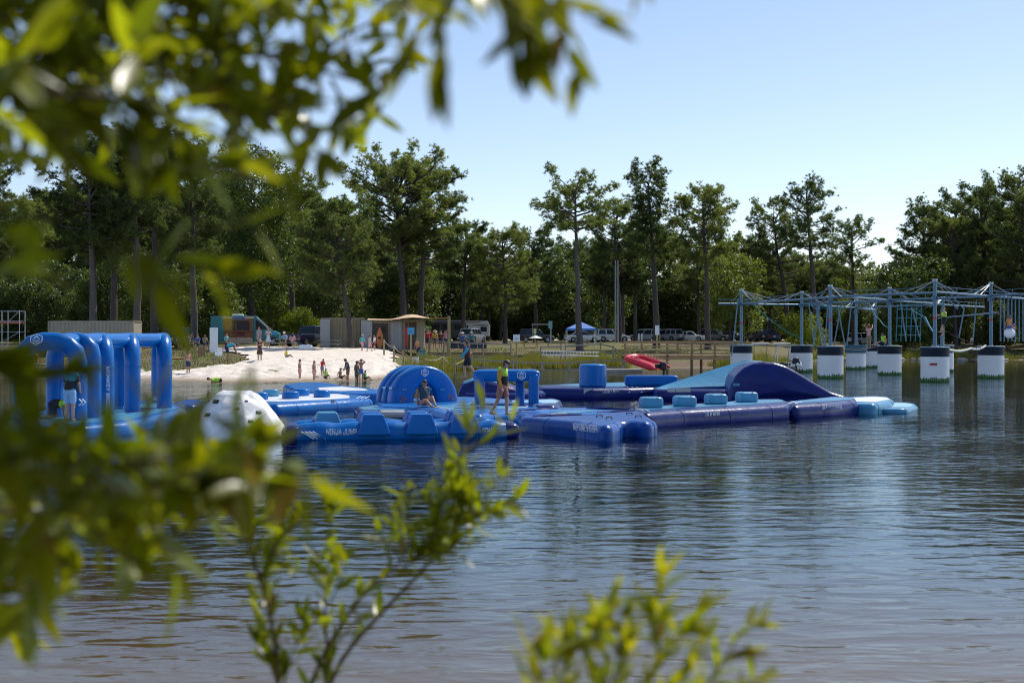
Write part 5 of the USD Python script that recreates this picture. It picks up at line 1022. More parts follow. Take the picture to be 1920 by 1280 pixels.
# camper
o = at(888, 205); cw = M("camper_white", (.55, .55, .55), .5); t = thing("camper", "white camper trailer with dark windows behind the deck railing", "camper trailer", o)
side = [(-2.2, .75), (2.25, .75), (2.3, 2.2), (2.0, 2.95), (-2.2, 2.95)]
part(t, "camper_body", prism(side, 2.3, "y"), cw, False)
for x, w, z, h in ((-1.25, .95, 1.85, .85), (1.45, .9, 1.75, .7), (.2, .5, 1.4, 1.3)): p = part(t, "window" if w > .6 else "door", box(w, .04, h, (x, -.02, z)), glass if w > .6 else cw, False); part(p, "frame", box(w+.1, .02, h+.1, (x, -.008, z)), cw, False)
part(t, "stripe", prism([(-.4, 2.3), (2.0, 2.2), (2.2, 2.3), (1.2, 2.45)], .03, "y", (0, -.025, 0)), M("camper_grey", (.18, .18, .19), .5), False); part(t, "awning", cyl(.09, 3.0, (0, 0, 0), 8).apply_transform(trimesh.transformations.rotation_matrix(math.pi/2, (0, 1, 0))).apply_translation((-2, -.1, 2.85)), M("camper_grey", (.18, .18, .19), .5), 40)
for x in (-.5, .4): wheel(t, x, .1, .36)
t = thing("camper", "dark motor coach behind the shade sail post", "camper trailer", at(838, 198)); part(t, "coach_body", tri(hullb([(x, y, z) for x in (-2.6, 2.6) for y in (0, 2.2) for z in (.6, 2.7)]+[(x, y, 2.9) for x in (-2.2, 2.2) for y in (.2, 2)], .06, 8)), M("coach_dark", (.035, .035, .04), .35), 30)
for x in (-1.6, 0, 1.6): part(t, "window", box(1.2, .04, .7, (x, -.07, 2.0)), glass, False)
for x in (-1.6, 1.6): wheel(t, x, .0, .42)
# blue canopy tent
o = at(1089, 158); t = thing("canopy_tent", "blue pop up canopy tent behind the lone tall pine's trunk", "canopy tent", o); w = 1.62; ze = EYE+(HOR-616)/FPX*158-o[2]; zp = EYE+(HOR-603)/FPX*158-o[2]
tent = M("tent_blue", (.06, .19, .55), .6, .1, 1); V = [(-w, -w, ze), (w, -w, ze), (w, w, ze), (-w, w, ze), (0, 0, zp), (-w, -w, ze-.22), (w, -w, ze-.22), (w, w, ze-.22), (-w, w, ze-.22)]
part(t, "canopy", trimesh.Trimesh(V, [(0, 1, 4), (1, 2, 4), (2, 3, 4), (3, 0, 4)], process=False), tent, False); part(t, "valance", trimesh.Trimesh(V, [(0, 5, 6), (0, 6, 1), (1, 6, 7), (1, 7, 2), (2, 7, 8), (2, 8, 3), (3, 8, 5), (3, 5, 0)], process=False), tent, False)
for a in (-1, 1):
    for b in (-1, 1): part(t, "tent_leg", rod((a*w*.98, b*w*.98, 0), (a*w*.98, b*w*.98, ze), .03, 6), whitep)
# picnic tables
def picnic(says, px, d, rz, mat, L=1.9, first=[None]):
    c = at(px, d); t = thing("picnic_table", says, "picnic table", c, rz)
    for k in range(4): part(t, "table_board", box(L, .17, .045, (0, -.29+.19*k, .75)), mat, False)
    for s in (-1, 1):
        for k in range(2): part(t, "bench_board", box(L, .14, .04, (0, s*(.72-.16*k), .45)), mat, False)
        part(t, "frame_bar", box(.05, 1.6, .09, (s*L*.36, 0, .39)), mat, False); part(t, "frame_bar", box(.05, .75, .09, (s*L*.36, 0, .68)), mat, False)
        for q in (-1, 1): part(t, "leg", tri(hullb([(s*L*.36-.06, q*.30, .72), (s*L*.36-.02, q*.38, .72), (s*L*.36-.06, q*.66, 0), (s*L*.36-.02, q*.74, 0)])), mat, False)
    return t
picnic("grey picnic table before the dark pickup and tan container", 618, 118, .05, wood_g)
picnic("weathered picnic table with two people right of the food truck", 537, 121, -.05, wood_g, 2.1)
picnic("picnic table with a crowd by the left trunks", 352, 117, .1, wood_g)
picnic("yellow topped picnic table beyond the rail fence", 995, 150, .1, M("timber_yellow", (.48, .31, .08), .6))
picnic("pale picnic table left of the lone tall pine's trunk", 1040, 152, -.1, wood_g)
picnic("picnic table under the blue canopy tent", 1090, 157, .1, wood_g)
t = thing("patio_umbrella", "small white umbrella over the yellow picnic table", "umbrella", at(1004, 152)); part(t, "umbrella_canopy", lathe([(.75, 1.0), (.02, 1.32), (.01, 1.30), (.74, .98)], 8), whitep, False); part(t, "pole", cyl(.02, 1.3, n=6), steel)
t = thing("awning", "thin white awning on two posts behind the green post sign", "awning", at(1016, 180)); part(t, "awning_roof", box(2.6, 1.6, .05, (0, 0, 2.35)), whitep, False)
for s in (-1, 1): part(t, "awning_post", cyl(.035, 2.35, (s*1.2, -.7, 0), 7), steel)
# signs
def sign(says, px, d, ty, by_, w, mat, post=post_m, pw=.055, foot=None, marks=None):
    g = at(px, d); t = thing("sign_post", says, "sign", g); zt = EYE+(HOR-ty)/FPX*d-g[2]; zb = EYE+(HOR-by_)/FPX*d-g[2]
    part(t, "post", cyl(pw, zt-.05+.3, (0, .05, -.3), 9), post, 40); p = part(t, "sign_board", box(w, .03, zt-zb, (0, -.03, (zt+zb)/2)), mat, False); 
    for k in range(marks or 0): part(p, "printed_line", box(w*.7*(1-.15*(k % 2)), .01, (zt-zb)*.04, (0, -.048, zb+(zt-zb)*(.3+.13*k))), M("print_dark", (.1, .12, .15), .6), False)
    return t
bs = M("sign_bright_blue", (.03, .26, .48), .5); ws = M("sign_white", (.62, .64, .68), .5)
sign("tall white notice board on a post at the left edge of the beach", 401, 92, 614, 660, .52, ws)
sign("blue square sign on a post at the right end of the beach", 770.5, 98.5, 614, 627, .46, bs, marks=3, pw=.07)
sign("green post sign beyond the rail fence, left of the tent", 1032, 150, 602, 616, .40, M("sign_green", (.16, .30, .32), .5), steel, .03)
sign("white post sign behind the dock railing", 1232, 118, 610, 628, .34, ws, M("post_yellow", (.55, .50, .12), .6), .045)
sign("white two panel board on the rail fence", 968.5, 108, 627, 640, .52, ws, marks=2)
sign("small yellow green sign hung in the shade beyond the picnic tables", 1003, 160, 616, 626, .32, M("sign_yellow", (.55, .60, .18), .5), steel, .02)
sign("pale narrow post sign between the parked minivans, left one", 1198, 150, 625, 640, .12, ws, ws, .04); sign("pale narrow post sign between the parked minivans, right one", 1203.5, 150, 625, 640, .12, ws, ws, .04)
t = thing("notice_board", "low grey board leaning behind the table at the left", "board", at(378, 100)); part(t, "board", box(.5, .05, .7, (0, 0, .5)), M("board_wood", (.25, .14, .08), .7), False); part(t, "legs", cat_([rod((-.2, 0, 0), (-.2, 0, .5), .02, 5), rod((.2, 0, 0), (.2, 0, .5), .02, 5)]), wood_d)
t = thing("utility_bin", "teal recycling bin with a dark lid beside the rope fence", "bin", at(792, 113)); part(t, "bin_body", tri(hullb([(x*.26*f, y*.26*f, z) for x in (-1, 1) for y in (-1, 1) for z, f in ((0, .85), (.85, 1))], .03, 8)), M("bin_teal", (.03, .22, .25), .5), 40); part(t, "bin_lid", rbox(.62, .62, .10, .04, (0, 0, .93)), M("bin_lid", (.02, .10, .13), .5), 40)
t = thing("cooler_cart", "white cooler on wheels by the blue sign", "cooler", at(778, 104)); part(t, "box", rbox(.55, .45, .5, .05, (0, 0, .55)), white_v, 40); part(t, "lid", rbox(.58, .48, .08, .03, (0, 0, .83)), ws, 40); wheel(t, -.28, -.2, .14, .06); wheel(t, .2, -.2, .14, .06)
# utility poles and wires
for px, says in ((1154, "left pale utility pole of the pair behind the white minivan"), (1158.5, "right pale utility pole of the pair behind the white minivan")):
    g = at(px, 185); t = thing("utility_pole", says, "utility pole", g); part(t, "pole", cyl(.13, 11, (0, 0, -.3), 10, .09), M("pole_grey", (.30, .29, .27), .8), 40); part(t, "crossarm", box(1.6, .1, .1, (0, 0, 10.2)), wood_g, False)
# deck chair, towels, scaffold, beach things
t = thing("beach_chair", "white folding beach chair beside the notice board", "chair", at(411, 97), .3); part(t, "seat", box(.5, .5, .04, (0, 0, .32)), whitep, False); part(t, "backrest", box(.5, .04, .6, (0, .36, .58)).apply_transform(trimesh.transformations.rotation_matrix(-.3, (1, 0, 0), (0, .25, .32))), whitep, False)
for a in (-.22, .22):
    for b in (-.22, .22): part(t, "leg", rod((a, b, 0), (a, b*.6, .32), .016, 5), steel)
for k, (px, d, s) in enumerate(((345, 100, "red and white towels lying on the grass by the standing girl"), (66, 96, "white towel under the sunbathing people at the left"))): c = at(px, d, .03); m = rbox(1.8, .9, .04, .015, c); top("towel", m, M("towel_red", (.5, .12, .12), .9) if k == 0 else whitep, s, "towel")
t = thing("scaffold_tower", "white metal scaffold tower with a red deck at the left edge", "scaffold", at(20, 104)); w = .85; zt = EYE+(HOR-583)/FPX*104-at(20, 104)[2]
for a in (-1, 1):
    for b in (-1, 1): part(t, "upright", cyl(.03, zt, (a*w, b*.6, 0), 7), steel)
for z in (.9, 1.9, zt-.75, zt-.02):
    for b in (-1, 1): part(t, "ledger", rod((-w, b*.6, z), (w, b*.6, z), .025, 6), steel)
    for a in (-1, 1): part(t, "transom", rod((a*w, -.6, z), (a*w, .6, z), .025, 6), steel)
part(t, "brace", rod((-w, -.6, .9), (w, -.6, 1.9), .02, 5), steel); part(t, "brace", rod((w*.1, -.6, zt-.75), (w, -.6, zt), .02, 5), steel); part(t, "deck", box(1.7, 1.2, .16, (0, 0, zt-.85)), M("deck_red", (.34, .10, .07), .7), False)
part(t, "upright", cyl(.025, zt, (.02, -.6, 0), 7), steel)
for px, says in ((345, "round timber post at the left of the beach by the standing girl"), (366, "timber post right of the standing girl on the grass")):
    top("bollard_post", shift(cyl(.06, 1.5, n=9), -at(px, 90 if px < 350 else 93, -.2)), post_m, says, "post")
for k in range(3): c = at(566+k*6, 116); m = trimesh.creation.icosphere(2, .3); v = np.array(m.vertices)*[1.2, .8, .8]*(1+.4*(meshkit.fbm(np.array(m.vertices)*2+k, 2, k)[:, None]-.5)); top("white_bag", trimesh.Trimesh(v+c+[0, 0, .22], m.faces, process=False), white_v, "crumpled white bag at the top of the beach beside the picnic table", "bag", group="white bags at the top of the beach")
# ---------------------------------------------------------------- people
skin_l = M("skin_light", (.48, .27, .19), .55, .05, 6); skin_t = M("skin_tan", (.34, .18, .115), .55, .05, 6); skin_d = M("skin_dark", (.14, .075, .05), .55, .05, 6)
hair_b = M("hair_brown", (.045, .025, .014), .6, .2, 30); hair_k = M("hair_black", (.012, .010, .009), .55); hair_y = M("hair_blond", (.30, .20, .09), .6); eye_m = M("eye_dark", (.01, .008, .006), .2)
_cl = {}
def cloth(n, c): return M("cloth_"+n, c, .8, .12, 14)
STAND = dict(head=(0, -.012, .930), neck=(0, .0, .845), chest=(0, .005, .735), pelvis=(0, .01, .535), sl=(.098, .005, .805), sr=(-.098, .005, .805), el=(.130, .015, .645), er=(-.130, .015, .645), wl=(.135, -.03, .505), wr=(-.135, -.03, .505),
             hl=(.050, .01, .515), hr=(-.050, .01, .515), kl=(.056, -.008, .285), kr=(-.056, -.008, .285), al=(.060, .012, .045), ar=(-.060, .012, .045), face=(0, -1, 0))
def pose(**kw): p = dict(STAND); p.update(kw); return p
POSES = {
 "stand": STAND,
 "hips": pose(el=(.185, .03, .68), wl=(.11, -.05, .60), er=(-.185, .03, .68), wr=(-.11, -.05, .60)),
 "hold": pose(el=(.15, .0, .66), wl=(.05, -.12, .70), er=(-.15, .0, .66), wr=(-.05, -.12, .69)),
 "walk": pose(kl=(.05, -.10, .30), al=(.052, -.12, .05), kr=(-.05, .02, .285), ar=(-.052, .17, .075), el=(.125, .08, .66), wl=(.12, .06, .53), er=(-.13, -.06, .66), wr=(-.11, -.16, .57)),
 "stride": pose(head=(0, -.05, .915), neck=(0, -.03, .835), chest=(0, -.02, .73), kl=(.05, .06, .31), al=(.05, .20, .11), kr=(-.05, -.06, .29), ar=(-.05, -.05, .05), el=(.14, -.06, .68), wl=(.12, -.15, .55), er=(-.14, -.02, .66), wr=(-.12, -.13, .56)),
 "lookdown": pose(head=(0, -.07, .90), neck=(0, -.025, .835), kl=(.05, -.05, .30), al=(.052, -.05, .05), kr=(-.055, .07, .28), ar=(-.057, .20, .06), el=(.13, .02, .65), wl=(.12, -.04, .52)),
 "bend": pose(head=(0, -.36, .60), neck=(0, -.27, .63), chest=(0, -.17, .63), pelvis=(0, .05, .55), sl=(.098, -.24, .63), sr=(-.098, -.24, .63), el=(.12, -.27, .47), er=(-.12, -.27, .47), wl=(.08, -.34, .33), wr=(-.08, -.34, .33), hl=(.05, .05, .52), hr=(-.05, .05, .52), face=(0, -.75, -.65)),
 "sit": pose(head=(0, .0, .50), neck=(0, .02, .415), chest=(0, .03, .305), pelvis=(0, .03, .095), sl=(.098, .03, .375), sr=(-.098, .03, .375), el=(.14, .09, .24), er=(-.14, .09, .24), wl=(.13, .06, .09), wr=(-.13, .06, .09), hl=(.05, .01, .085), hr=(-.05, .01, .085), kl=(.08, -.20, .20), kr=(-.07, -.22, .13), al=(.07, -.36, .04), ar=(-.08, -.44, .04)),
 "bench": pose(head=(0, -.03, .70), neck=(0, -.01, .615), chest=(0, .0, .505), pelvis=(0, .03, .30), sl=(.098, .0, .575), sr=(-.098, .0, .575), el=(.14, -.04, .42), er=(-.14, -.04, .42), wl=(.07, -.18, .40), wr=(-.07, -.18, .40), hl=(.05, .01, .29), hr=(-.05, .01, .29), kl=(.07, -.22, .28), kr=(-.07, -.22, .28), al=(.07, -.20, .045), ar=(-.07, -.20, .045)),
 "crawl": pose(head=(0, -.42, .36), neck=(0, -.33, .34), chest=(0, -.22, .32), pelvis=(0, .06, .33), sl=(.098, -.28, .33), sr=(-.098, -.28, .33), el=(.11, -.29, .18), er=(-.11, -.29, .18), wl=(.11, -.33, .03), wr=(-.11, -.33, .03), hl=(.05, .08, .31), hr=(-.05, .08, .31), kl=(.06, .06, .05), kr=(-.06, .06, .05), al=(.06, .30, .035), ar=(-.06, .30, .035)),
 "headhold": pose(el=(.17, -.04, .87), wl=(.06, -.07, .93), er=(-.17, -.04, .87), wr=(-.06, -.07, .93)),
 "reach": pose(el=(.13, -.09, .90), wl=(.06, -.16, 1.02), er=(-.13, -.09, .90), wr=(-.10, -.20, .99)),
 "forward": pose(head=(0, -.10, .90), neck=(0, -.06, .82), chest=(0, -.03, .72), el=(.13, -.07, .65), wl=(.10, -.15, .53), er=(-.13, -.07, .65), wr=(-.10, -.15, .53), sl=(.098, -.04, .79), sr=(-.098, -.04, .79)),
 "lean": pose(head=(-.05, .04, .93), sl=(.10, .0, .81), el=(.22, -.10, .80), wl=(.33, -.20, .86), er=(-.14, -.12, .72), wr=(-.20, -.24, .78), kl=(.10, -.12, .36), al=(.16, -.24, .16), kr=(-.06, .02, .28)),
}
RAD = dict(neck=.033, chest=.074, pelvis=.074, sl=.040, sr=.040, el=.027, er=.027, wl=.019, wr=.019, hl=.058, hr=.058, kl=.037, kr=.037, al=.023, ar=.023)
def ball(c, r, seg): return Manifold.sphere(r, seg).translate(tuple(map(float, c)))
def bone(J, ks, grow=0.0, seg=10, flat=None): return Manifold.batch_hull([ball(J[k], RAD[k]+grow, seg) for k in ks])
def mixp(J, a, b, f): return tuple(np.array(J[a])*(1-f)+np.array(J[b])*f)
def smooth_(m, h, fine):
    m = m.refine_to_length(.016 if fine else .03); k = tri(m); 
    trimesh.smoothing.filter_taubin(k, iterations=6 if fine else 3); k.apply_scale(h); return k
def hand(J, w, e, seg, side):
    p = np.array(J[w]); d = unit(p-np.array(J[e])); f = np.array(J["face"], float); s = unit(np.cross(d, f)+1e-6); n = np.cross(s, d)
    ms = [Manifold.batch_hull([ball(p, .017, seg), ball(p+d*.042+s*.014, .011, seg), ball(p+d*.042-s*.014, .011, seg)])]
    for q, L in ((-1.5, .034), (-.5, .042), (.5, .040), (1.5, .032)):
        b = p+d*.045+s*q*.0105; m1 = b+d*L*.5+n*.006; t2 = b+d*L*.9+n*.018
        ms += [Manifold.batch_hull([ball(b, .0056, 6), ball(m1, .0052, 6)]), Manifold.batch_hull([ball(m1, .0052, 6), ball(t2, .0044, 6)])]
    b = p+d*.018+s*side*.016; m1 = b+s*side*.018+d*.016; t2 = m1+d*.020+n*.008
    return ms+[Manifold.batch_hull([ball(b, .0075, 6), ball(m1, .0062, 6)]), Manifold.batch_hull([ball(m1, .0062, 6), ball(t2, .005, 6)])]
def person(label, loc, rz, h, ps, skin, clothes, hair=("short", None), fine=False, hat=None, group=None):
    J = POSES[ps] if isinstance(ps, str) else ps; seg = 12 if fine else 8
    t = thing("person", label, "person", loc, rz, group=group)
    hc = np.array(J["head"]); f = unit(np.array(J["face"], float)); upv = unit(hc-np.array(J["neck"])); f = unit(f-upv*f.dot(upv)); sd_ = np.cross(upv, f)
    ms = [Manifold.batch_hull([ball(hc+upv*.012, .056, seg), ball(hc-upv*.03+f*.018, .038, seg), ball(hc+f*-.016+upv*.01, .056, seg)])]
    ms.append(Manifold.batch_hull([ball(hc+f*.058-upv*.006, .008, 6), ball(hc+f*.048+upv*.016, .006, 6), ball(hc+f*.045-upv*.012+sd_*.008, .007, 6), ball(hc+f*.045-upv*.012-sd_*.008, .007, 6)]))
    for s in (-1, 1): ms.append(ball(hc+sd_*s*.056-upv*.002, .013, 6))
    ms += [Manifold.batch_hull([ball(J["neck"], .035, seg), ball(hc-upv*.03, .030, seg)]), bone(J, ("sl", "chest", "neck"), 0, seg), bone(J, ("sr", "chest", "neck"), 0, seg), bone(J, ("sl", "sr", "chest"), -.006, seg), bone(J, ("chest", "pelvis"), -.002, seg), bone(J, ("pelvis", "hl", "hr"), 0, seg)]
    for s in "lr":
        ms += [bone(J, ("s"+s, "e"+s), 0, seg), bone(J, ("e"+s, "w"+s), 0, seg), bone(J, ("h"+s, "k"+s), 0, seg), bone(J, ("k"+s, "a"+s), 0, seg)]
        an = np.array(J["a"+s]); kn = np.array(J["k"+s]); ff = f*[1, 1, 0]; ff = unit(ff) if np.linalg.norm(ff) > .1 else np.array([0, -1, 0]); 
        if ps == "crawl": ff = np.array([0, .9, 0])
        ms.append(Manifold.batch_hull([ball(an+[0, 0, -.012], .024, seg), ball(an+ff*.085+[0, 0, -.024], .015, seg), ball(an-ff*.022+[0, 0, -.022], .019, seg)]))
        ms += hand(J, "w"+s, "e"+s, 8, 1 if s == "l" else -1)
    part(t, "body", smooth_(Manifold.batch_boolean(ms, __import__("manifold3d").OpType.Add), h, fine), skin, 60)
    if fine:
        for s in (-1, 1): part(t, "eye", moved(trimesh.creation.icosphere(1, .0075*h), (hc+f*.050+upv*.014+sd_*s*.021)*h), eye_m, True)
        part(t, "mouth", moved(box(.03, .012, .007), (0, 0, 0), s=h).apply_translation((hc+f*.050-upv*.03)*h), M("lips", (.25, .08, .07), .5), False)
    for nm, kind, mt in clothes:
        g = .010; c = []
        if kind in ("torso", "tee", "long", "vest"):
            g2 = .022 if kind == "vest" else g
            c += [bone(J, ("sl", "sr", "chest"), g2-.008, seg), Manifold.batch_hull([ball(J["chest"], .074+g2, seg), ball(mixp(J, "chest", "pelvis", .82), .072+g2, seg)])]
        if kind == "vest_low": c += [Manifold.batch_hull([ball(mixp(J, "chest", "pelvis", .30), .075+.026, seg), ball(mixp(J, "chest", "pelvis", .80), .072+.026, seg)])]
        if kind in ("tee", "long"):
            for s in "lr":
                e = mixp(J, "s"+s, "e"+s, .62); c.append(Manifold.batch_hull([ball(J["s"+s], .040+g, seg), ball(e, .032+g, seg)]))
                if kind == "long": c += [Manifold.batch_hull([ball(e, .032+g*.8, seg), ball(J["e"+s], .027+g*.8, seg)]), Manifold.batch_hull([ball(J["e"+s], .027+g*.8, seg), ball(mixp(J, "e"+s, "w"+s, .92), .020+g*.6, seg)])]
        if kind == "sleeves":
            for s in "lr": c += [Manifold.batch_hull([ball(J["s"+s], .040+g, seg), ball(J["e"+s], .027+g*.8, seg)]), Manifold.batch_hull([ball(J["e"+s], .027+g*.8, seg), ball(mixp(J, "e"+s, "w"+s, .92), .020+g*.6, seg)])]
        if kind in ("shorts", "pants", "brief"):
            c.append(bone(J, ("pelvis", "hl", "hr"), g, seg))
            if kind != "brief":
                for s in "lr":
                    fr = .72 if kind == "shorts" else 1.0; c.append(Manifold.batch_hull([ball(J["h"+s], .058+g, seg), ball(mixp(J, "h"+s, "k"+s, fr), .047+g if kind == "shorts" else .037+g, seg)]))
                    if kind == "pants": c.append(Manifold.batch_hull([ball(J["k"+s], .037+g, seg), ball(mixp(J, "k"+s, "a"+s, .9), .026+g, seg)]))
        if kind == "dress":
            kz = (np.array(J["kl"])+np.array(J["kr"]))/2+[0, .01, .07]; c += [bone(J, ("sl", "sr", "chest"), .004, seg), Manifold.batch_hull([ball(J["chest"], .078, seg), ball(J["pelvis"], .085, seg)]), Manifold.batch_hull([ball(J["pelvis"], .085, seg), ball(kz+[.075, 0, 0], .055, seg), ball(kz-[.075, 0, 0], .055, seg)])]
        part(t, nm, smooth_(Manifold.batch_boolean(c, __import__("manifold3d").OpType.Add), h, fine), mt, 60)
    kind, hm = hair
    if kind:
        c = [Manifold.batch_hull([ball(hc+upv*.022-f*.012, .060, seg), ball(hc-f*.022, .056, seg), ball(hc-upv*.022-f*.026, .042, seg), ball(hc+upv*.034+f*.014, .044, seg)])]
        if kind == "long": c.append(Manifold.batch_hull([ball(hc-f*.025, .054, seg), ball(np.array(J["neck"])-f*.045-upv*.05, .042, seg)]))
        if kind == "bun": c.append(ball(hc+upv*.075-f*.03, .028, seg))
        part(t, "hair", smooth_(Manifold.batch_boolean(c, __import__("manifold3d").OpType.Add), h, fine), hm or hair_b, 60)
    if hat:
        v = lathe([(.001, .062), (.045, .058), (.064, .025), (.068, .012), (.115 if hat[0] == "brim" else .07, .004), (.115 if hat[0] == "brim" else .07, -.002), (.06, 0)], 18); R = np.column_stack([sd_, -f, upv]); v = trimesh.Trimesh((np.array(v.vertices)@R.T+hc+upv*.028)*h, v.faces, process=False); part(t, "hat", v, hat[1], 50)
        if hat[0] == "cap": m = trimesh.Trimesh((np.array(rbox(.10, .09, .012, .005, (0, -.085, .008)).vertices)@R.T+hc+upv*.028)*h, rbox(.10, .09, .012, .005).faces, process=False); part(t, "cap_visor", m, hat[1], 50)
    return t
lime = cloth("lime", (.42, .66, .06)); black_c = cloth("black", (.015, .015, .018)); tealc = cloth("teal", (.02, .20, .24)); aqua = cloth("aqua", (.03, .34, .46)); redc = cloth("red", (.48, .03, .035)); navyc = cloth("navy", (.02, .025, .08)); whitec = cloth("white", (.68, .66, .64)); gold = cloth("mustard", (.55, .28, .02)); maroon = cloth("maroon", (.14, .03, .03)); brownc = cloth("brown", (.06, .03, .025)); pinkc = cloth("pink", (.60, .30, .30)); floral = cloth("floral", (.42, .36, .38)); yellowc = cloth("yellow", (.65, .55, .06)); strawc = cloth("straw", (.52, .38, .18)); bluec = cloth("blue", (.06, .12, .40)); lblue = cloth("light_blue", (.28, .46, .66)); greyc = cloth("grey", (.18, .18, .19)); orangec = cloth("orange", (.65, .26, .08)); khaki = cloth("khaki", (.25, .20, .13))
S, B = "short", "long"
def on(px, py, d, z=None):
    p = P(px, py, d); return p if z is None else np.array([p[0], d, z])
# on the floats
d = 1.88*FPX/(779-HOR)
person("child in a lime life vest and mustard sleeves striding on the float, looking down", on(943, 779, 36.4, .375), 1.15, 1.46, "lookdown", skin_l, [("shirt", "long", gold), ("vest", "vest", lime), ("vest_lower", "vest_low", black_c), ("shorts", "shorts", cloth("print", (.35, .16, .12)))], (S, hair_b), True)
person("person in a red vest and teal sleeves stepping over the navy mound", on(876, 710, 52.6, .905), -1.35, 1.44, "stride", skin_l, [("shirt", "long", aqua), ("vest", "vest", maroon), ("shorts", "shorts", black_c), ("shoulder_patch", "torso", redc)][0:3], (S, hair_k), True)
person("child in a dark vest sitting in the opening of the half round tunnel", on(796, 750, 41.6, .37), .55, 1.35, "sit", skin_t, [("vest", "vest", cloth("dark_teal", (.02, .06, .09))), ("shorts", "shorts", cloth("coral", (.45, .22, .18)))], (S, hair_b), True)
person("person in a teal life vest seen from behind under the near arch of the row", on(131, 786, 35.0, .31), 2.9, 1.42, "forward", skin_l, [("shirt", "tee", cloth("dark", (.03, .03, .035))), ("vest", "vest", tealc), ("vest_lower", "vest_low", black_c), ("shorts", "shorts", lblue)], (S, hair_b), True)
person("child in a lime vest crouching on hands and knees beside the near arch", on(104, 781, 36.0, .31), 1.2, 1.2, "crawl", skin_t, [("vest", "vest", lime), ("vest_lower", "vest_low", black_c), ("shorts", "shorts", navyc)], (S, hair_k), True)
# beach
person("woman in a dark patterned dress standing on the sand, holding something to her chest", at(487, 92, .08), .5, 1.66, "hold", skin_l, [("dress", "dress", brownc)], (B, hair_b))
person("woman in a white dress and straw hat at the top of the beach", at(503, 116, .06), .3, 1.72, "hold", skin_l, [("dress", "dress", whitec)], (B, hair_b), hat=("brim", strawc))
person("woman in a pale floral top with reddish hair at the top of the beach", at(485.5, 117, .06), -.6, 1.72, "stand", skin_l, [("top", "tee", floral), ("trousers", "pants", cloth("blush", (.50, .36, .34)))], (B, cloth("auburn", (.22, .07, .04))))
person("child in yellow kneeling on the sand", at(538, 99, .08), 1.3, 1.15, "sit", skin_l, [("shirt", "tee", yellowc), ("shorts", "shorts", greyc)], (S, hair_b))
person("person in navy shorts bending over at the edge of the grass", at(427, 95, .03), 1.9, 1.70, "bend", skin_t, [("top", "torso", aqua), ("shorts", "shorts", navyc)], (S, hair_b))
person("person in a turquoise shirt sitting by the food truck's wheel", at(424, 119, .0), .9, 1.65, "bench", skin_l, [("shirt", "tee", cloth("turquoise", (.05, .42, .42))), ("shorts", "shorts", greyc)], (S, hair_k))
person("girl standing on the sand by the round post at the left", at(353, 84.5, .05), .9, 1.42, "hold", skin_t, [("top", "torso", pinkc), ("shorts", "shorts", navyc)], (B, hair_b))
kids = [(562, 80.5, -.25, 1.25, "stand", 1.4, skin_l, [("shorts", "shorts", pinkc)], "child in pink shorts wading, leftmost of the wading children"),
 (589, 80.8, -.3, 1.2, "stand", 1.2, skin_l, [("shorts", "shorts", cloth("peach", (.55, .32, .26)))], "child in peach shorts wading, second from the left"),
 (604, 83.5, -.02, 1.05, "forward", 2.6, skin_t, [("shirt", "tee", redc), ("shorts", "shorts", greyc)], "small child in a red shirt at the waterline"),
 (611, 82.4, .0, 1.0, "sit", .6, skin_t, [("vest", "vest", lime), ("shorts", "shorts", black_c)], "child in a lime vest sitting at the waterline beside the child in red"),
 (639, 82.5, .0, 1.15, "sit", 1.0, skin_t, [("shorts", "shorts", brownc)], "bare chested child crouching at the waterline"),
 (652, 81.5, -.2, 1.42, "forward", -1.2, skin_t, [("vest", "vest", cloth("dark_teal", (.02, .06, .09))), ("shorts", "shorts", cloth("rust", (.25, .10, .07)))], "older child in a dark teal vest leaning forward in the shallows"),
 (669, 80.8, -.3, 1.35, "stand", 1.0, skin_d, [("shorts", "shorts", cloth("dark_green", (.03, .07, .03)))], "person with dark skin in green shorts wading"),
 (677, 82.2, -.12, 1.30, "headhold", .4, skin_t, [("shorts", "shorts", bluec)], "child in blue shorts holding both hands to the head"),
 (685, 82.6, .0, 1.0, "sit", 1.1, skin_t, [("vest", "vest", cloth("green", (.06, .32, .08))), ("shorts", "shorts", black_c)], "child in a green vest sitting at the waterline, rightmost of the group")]
for px, dd, dz, h, ps, rz, sk, cl, lab in kids: person(lab, np.array([(px-960)/FPX*dd, dd, max(float(terrain((px-960)/FPX*dd, dd)), -.35)+max(dz, -.25)*.4+.06]), rz, h, ps, sk, cl, (S, hair_b))
person("swimmer in a lime vest lying in the shallows at the left end of the beach", np.array([P(410, 0, 77.6)[0], 77.6, -.27]), -1.3, 1.3, "crawl", skin_t, [("vest", "vest", lime), ("shorts", "shorts", black_c)], (S, hair_k))
person("child in a turquoise shirt and white cap walking to the kiosk", at(679, 113, .06), 2.6, 1.30, "walk", skin_l, [("shirt", "tee", cloth("turquoise", (.05, .42, .42))), ("shorts", "shorts", pinkc)], (S, hair_b), hat=("cap", whitec))
person("child in a patterned shirt walking in the middle of the three before the kiosk", at(693, 112, .06), 1.4, 1.28, "walk", skin_l, [("shirt", "tee", floral), ("shorts", "shorts", pinkc)], (S, hair_k))
person("child in a white and maroon shirt, nearest to the kiosk doorway", at(702, 115, .06), -1.0, 1.25, "stand", skin_l, [("shirt", "tee", whitec), ("shorts", "shorts", maroon)], (B, hair_k))
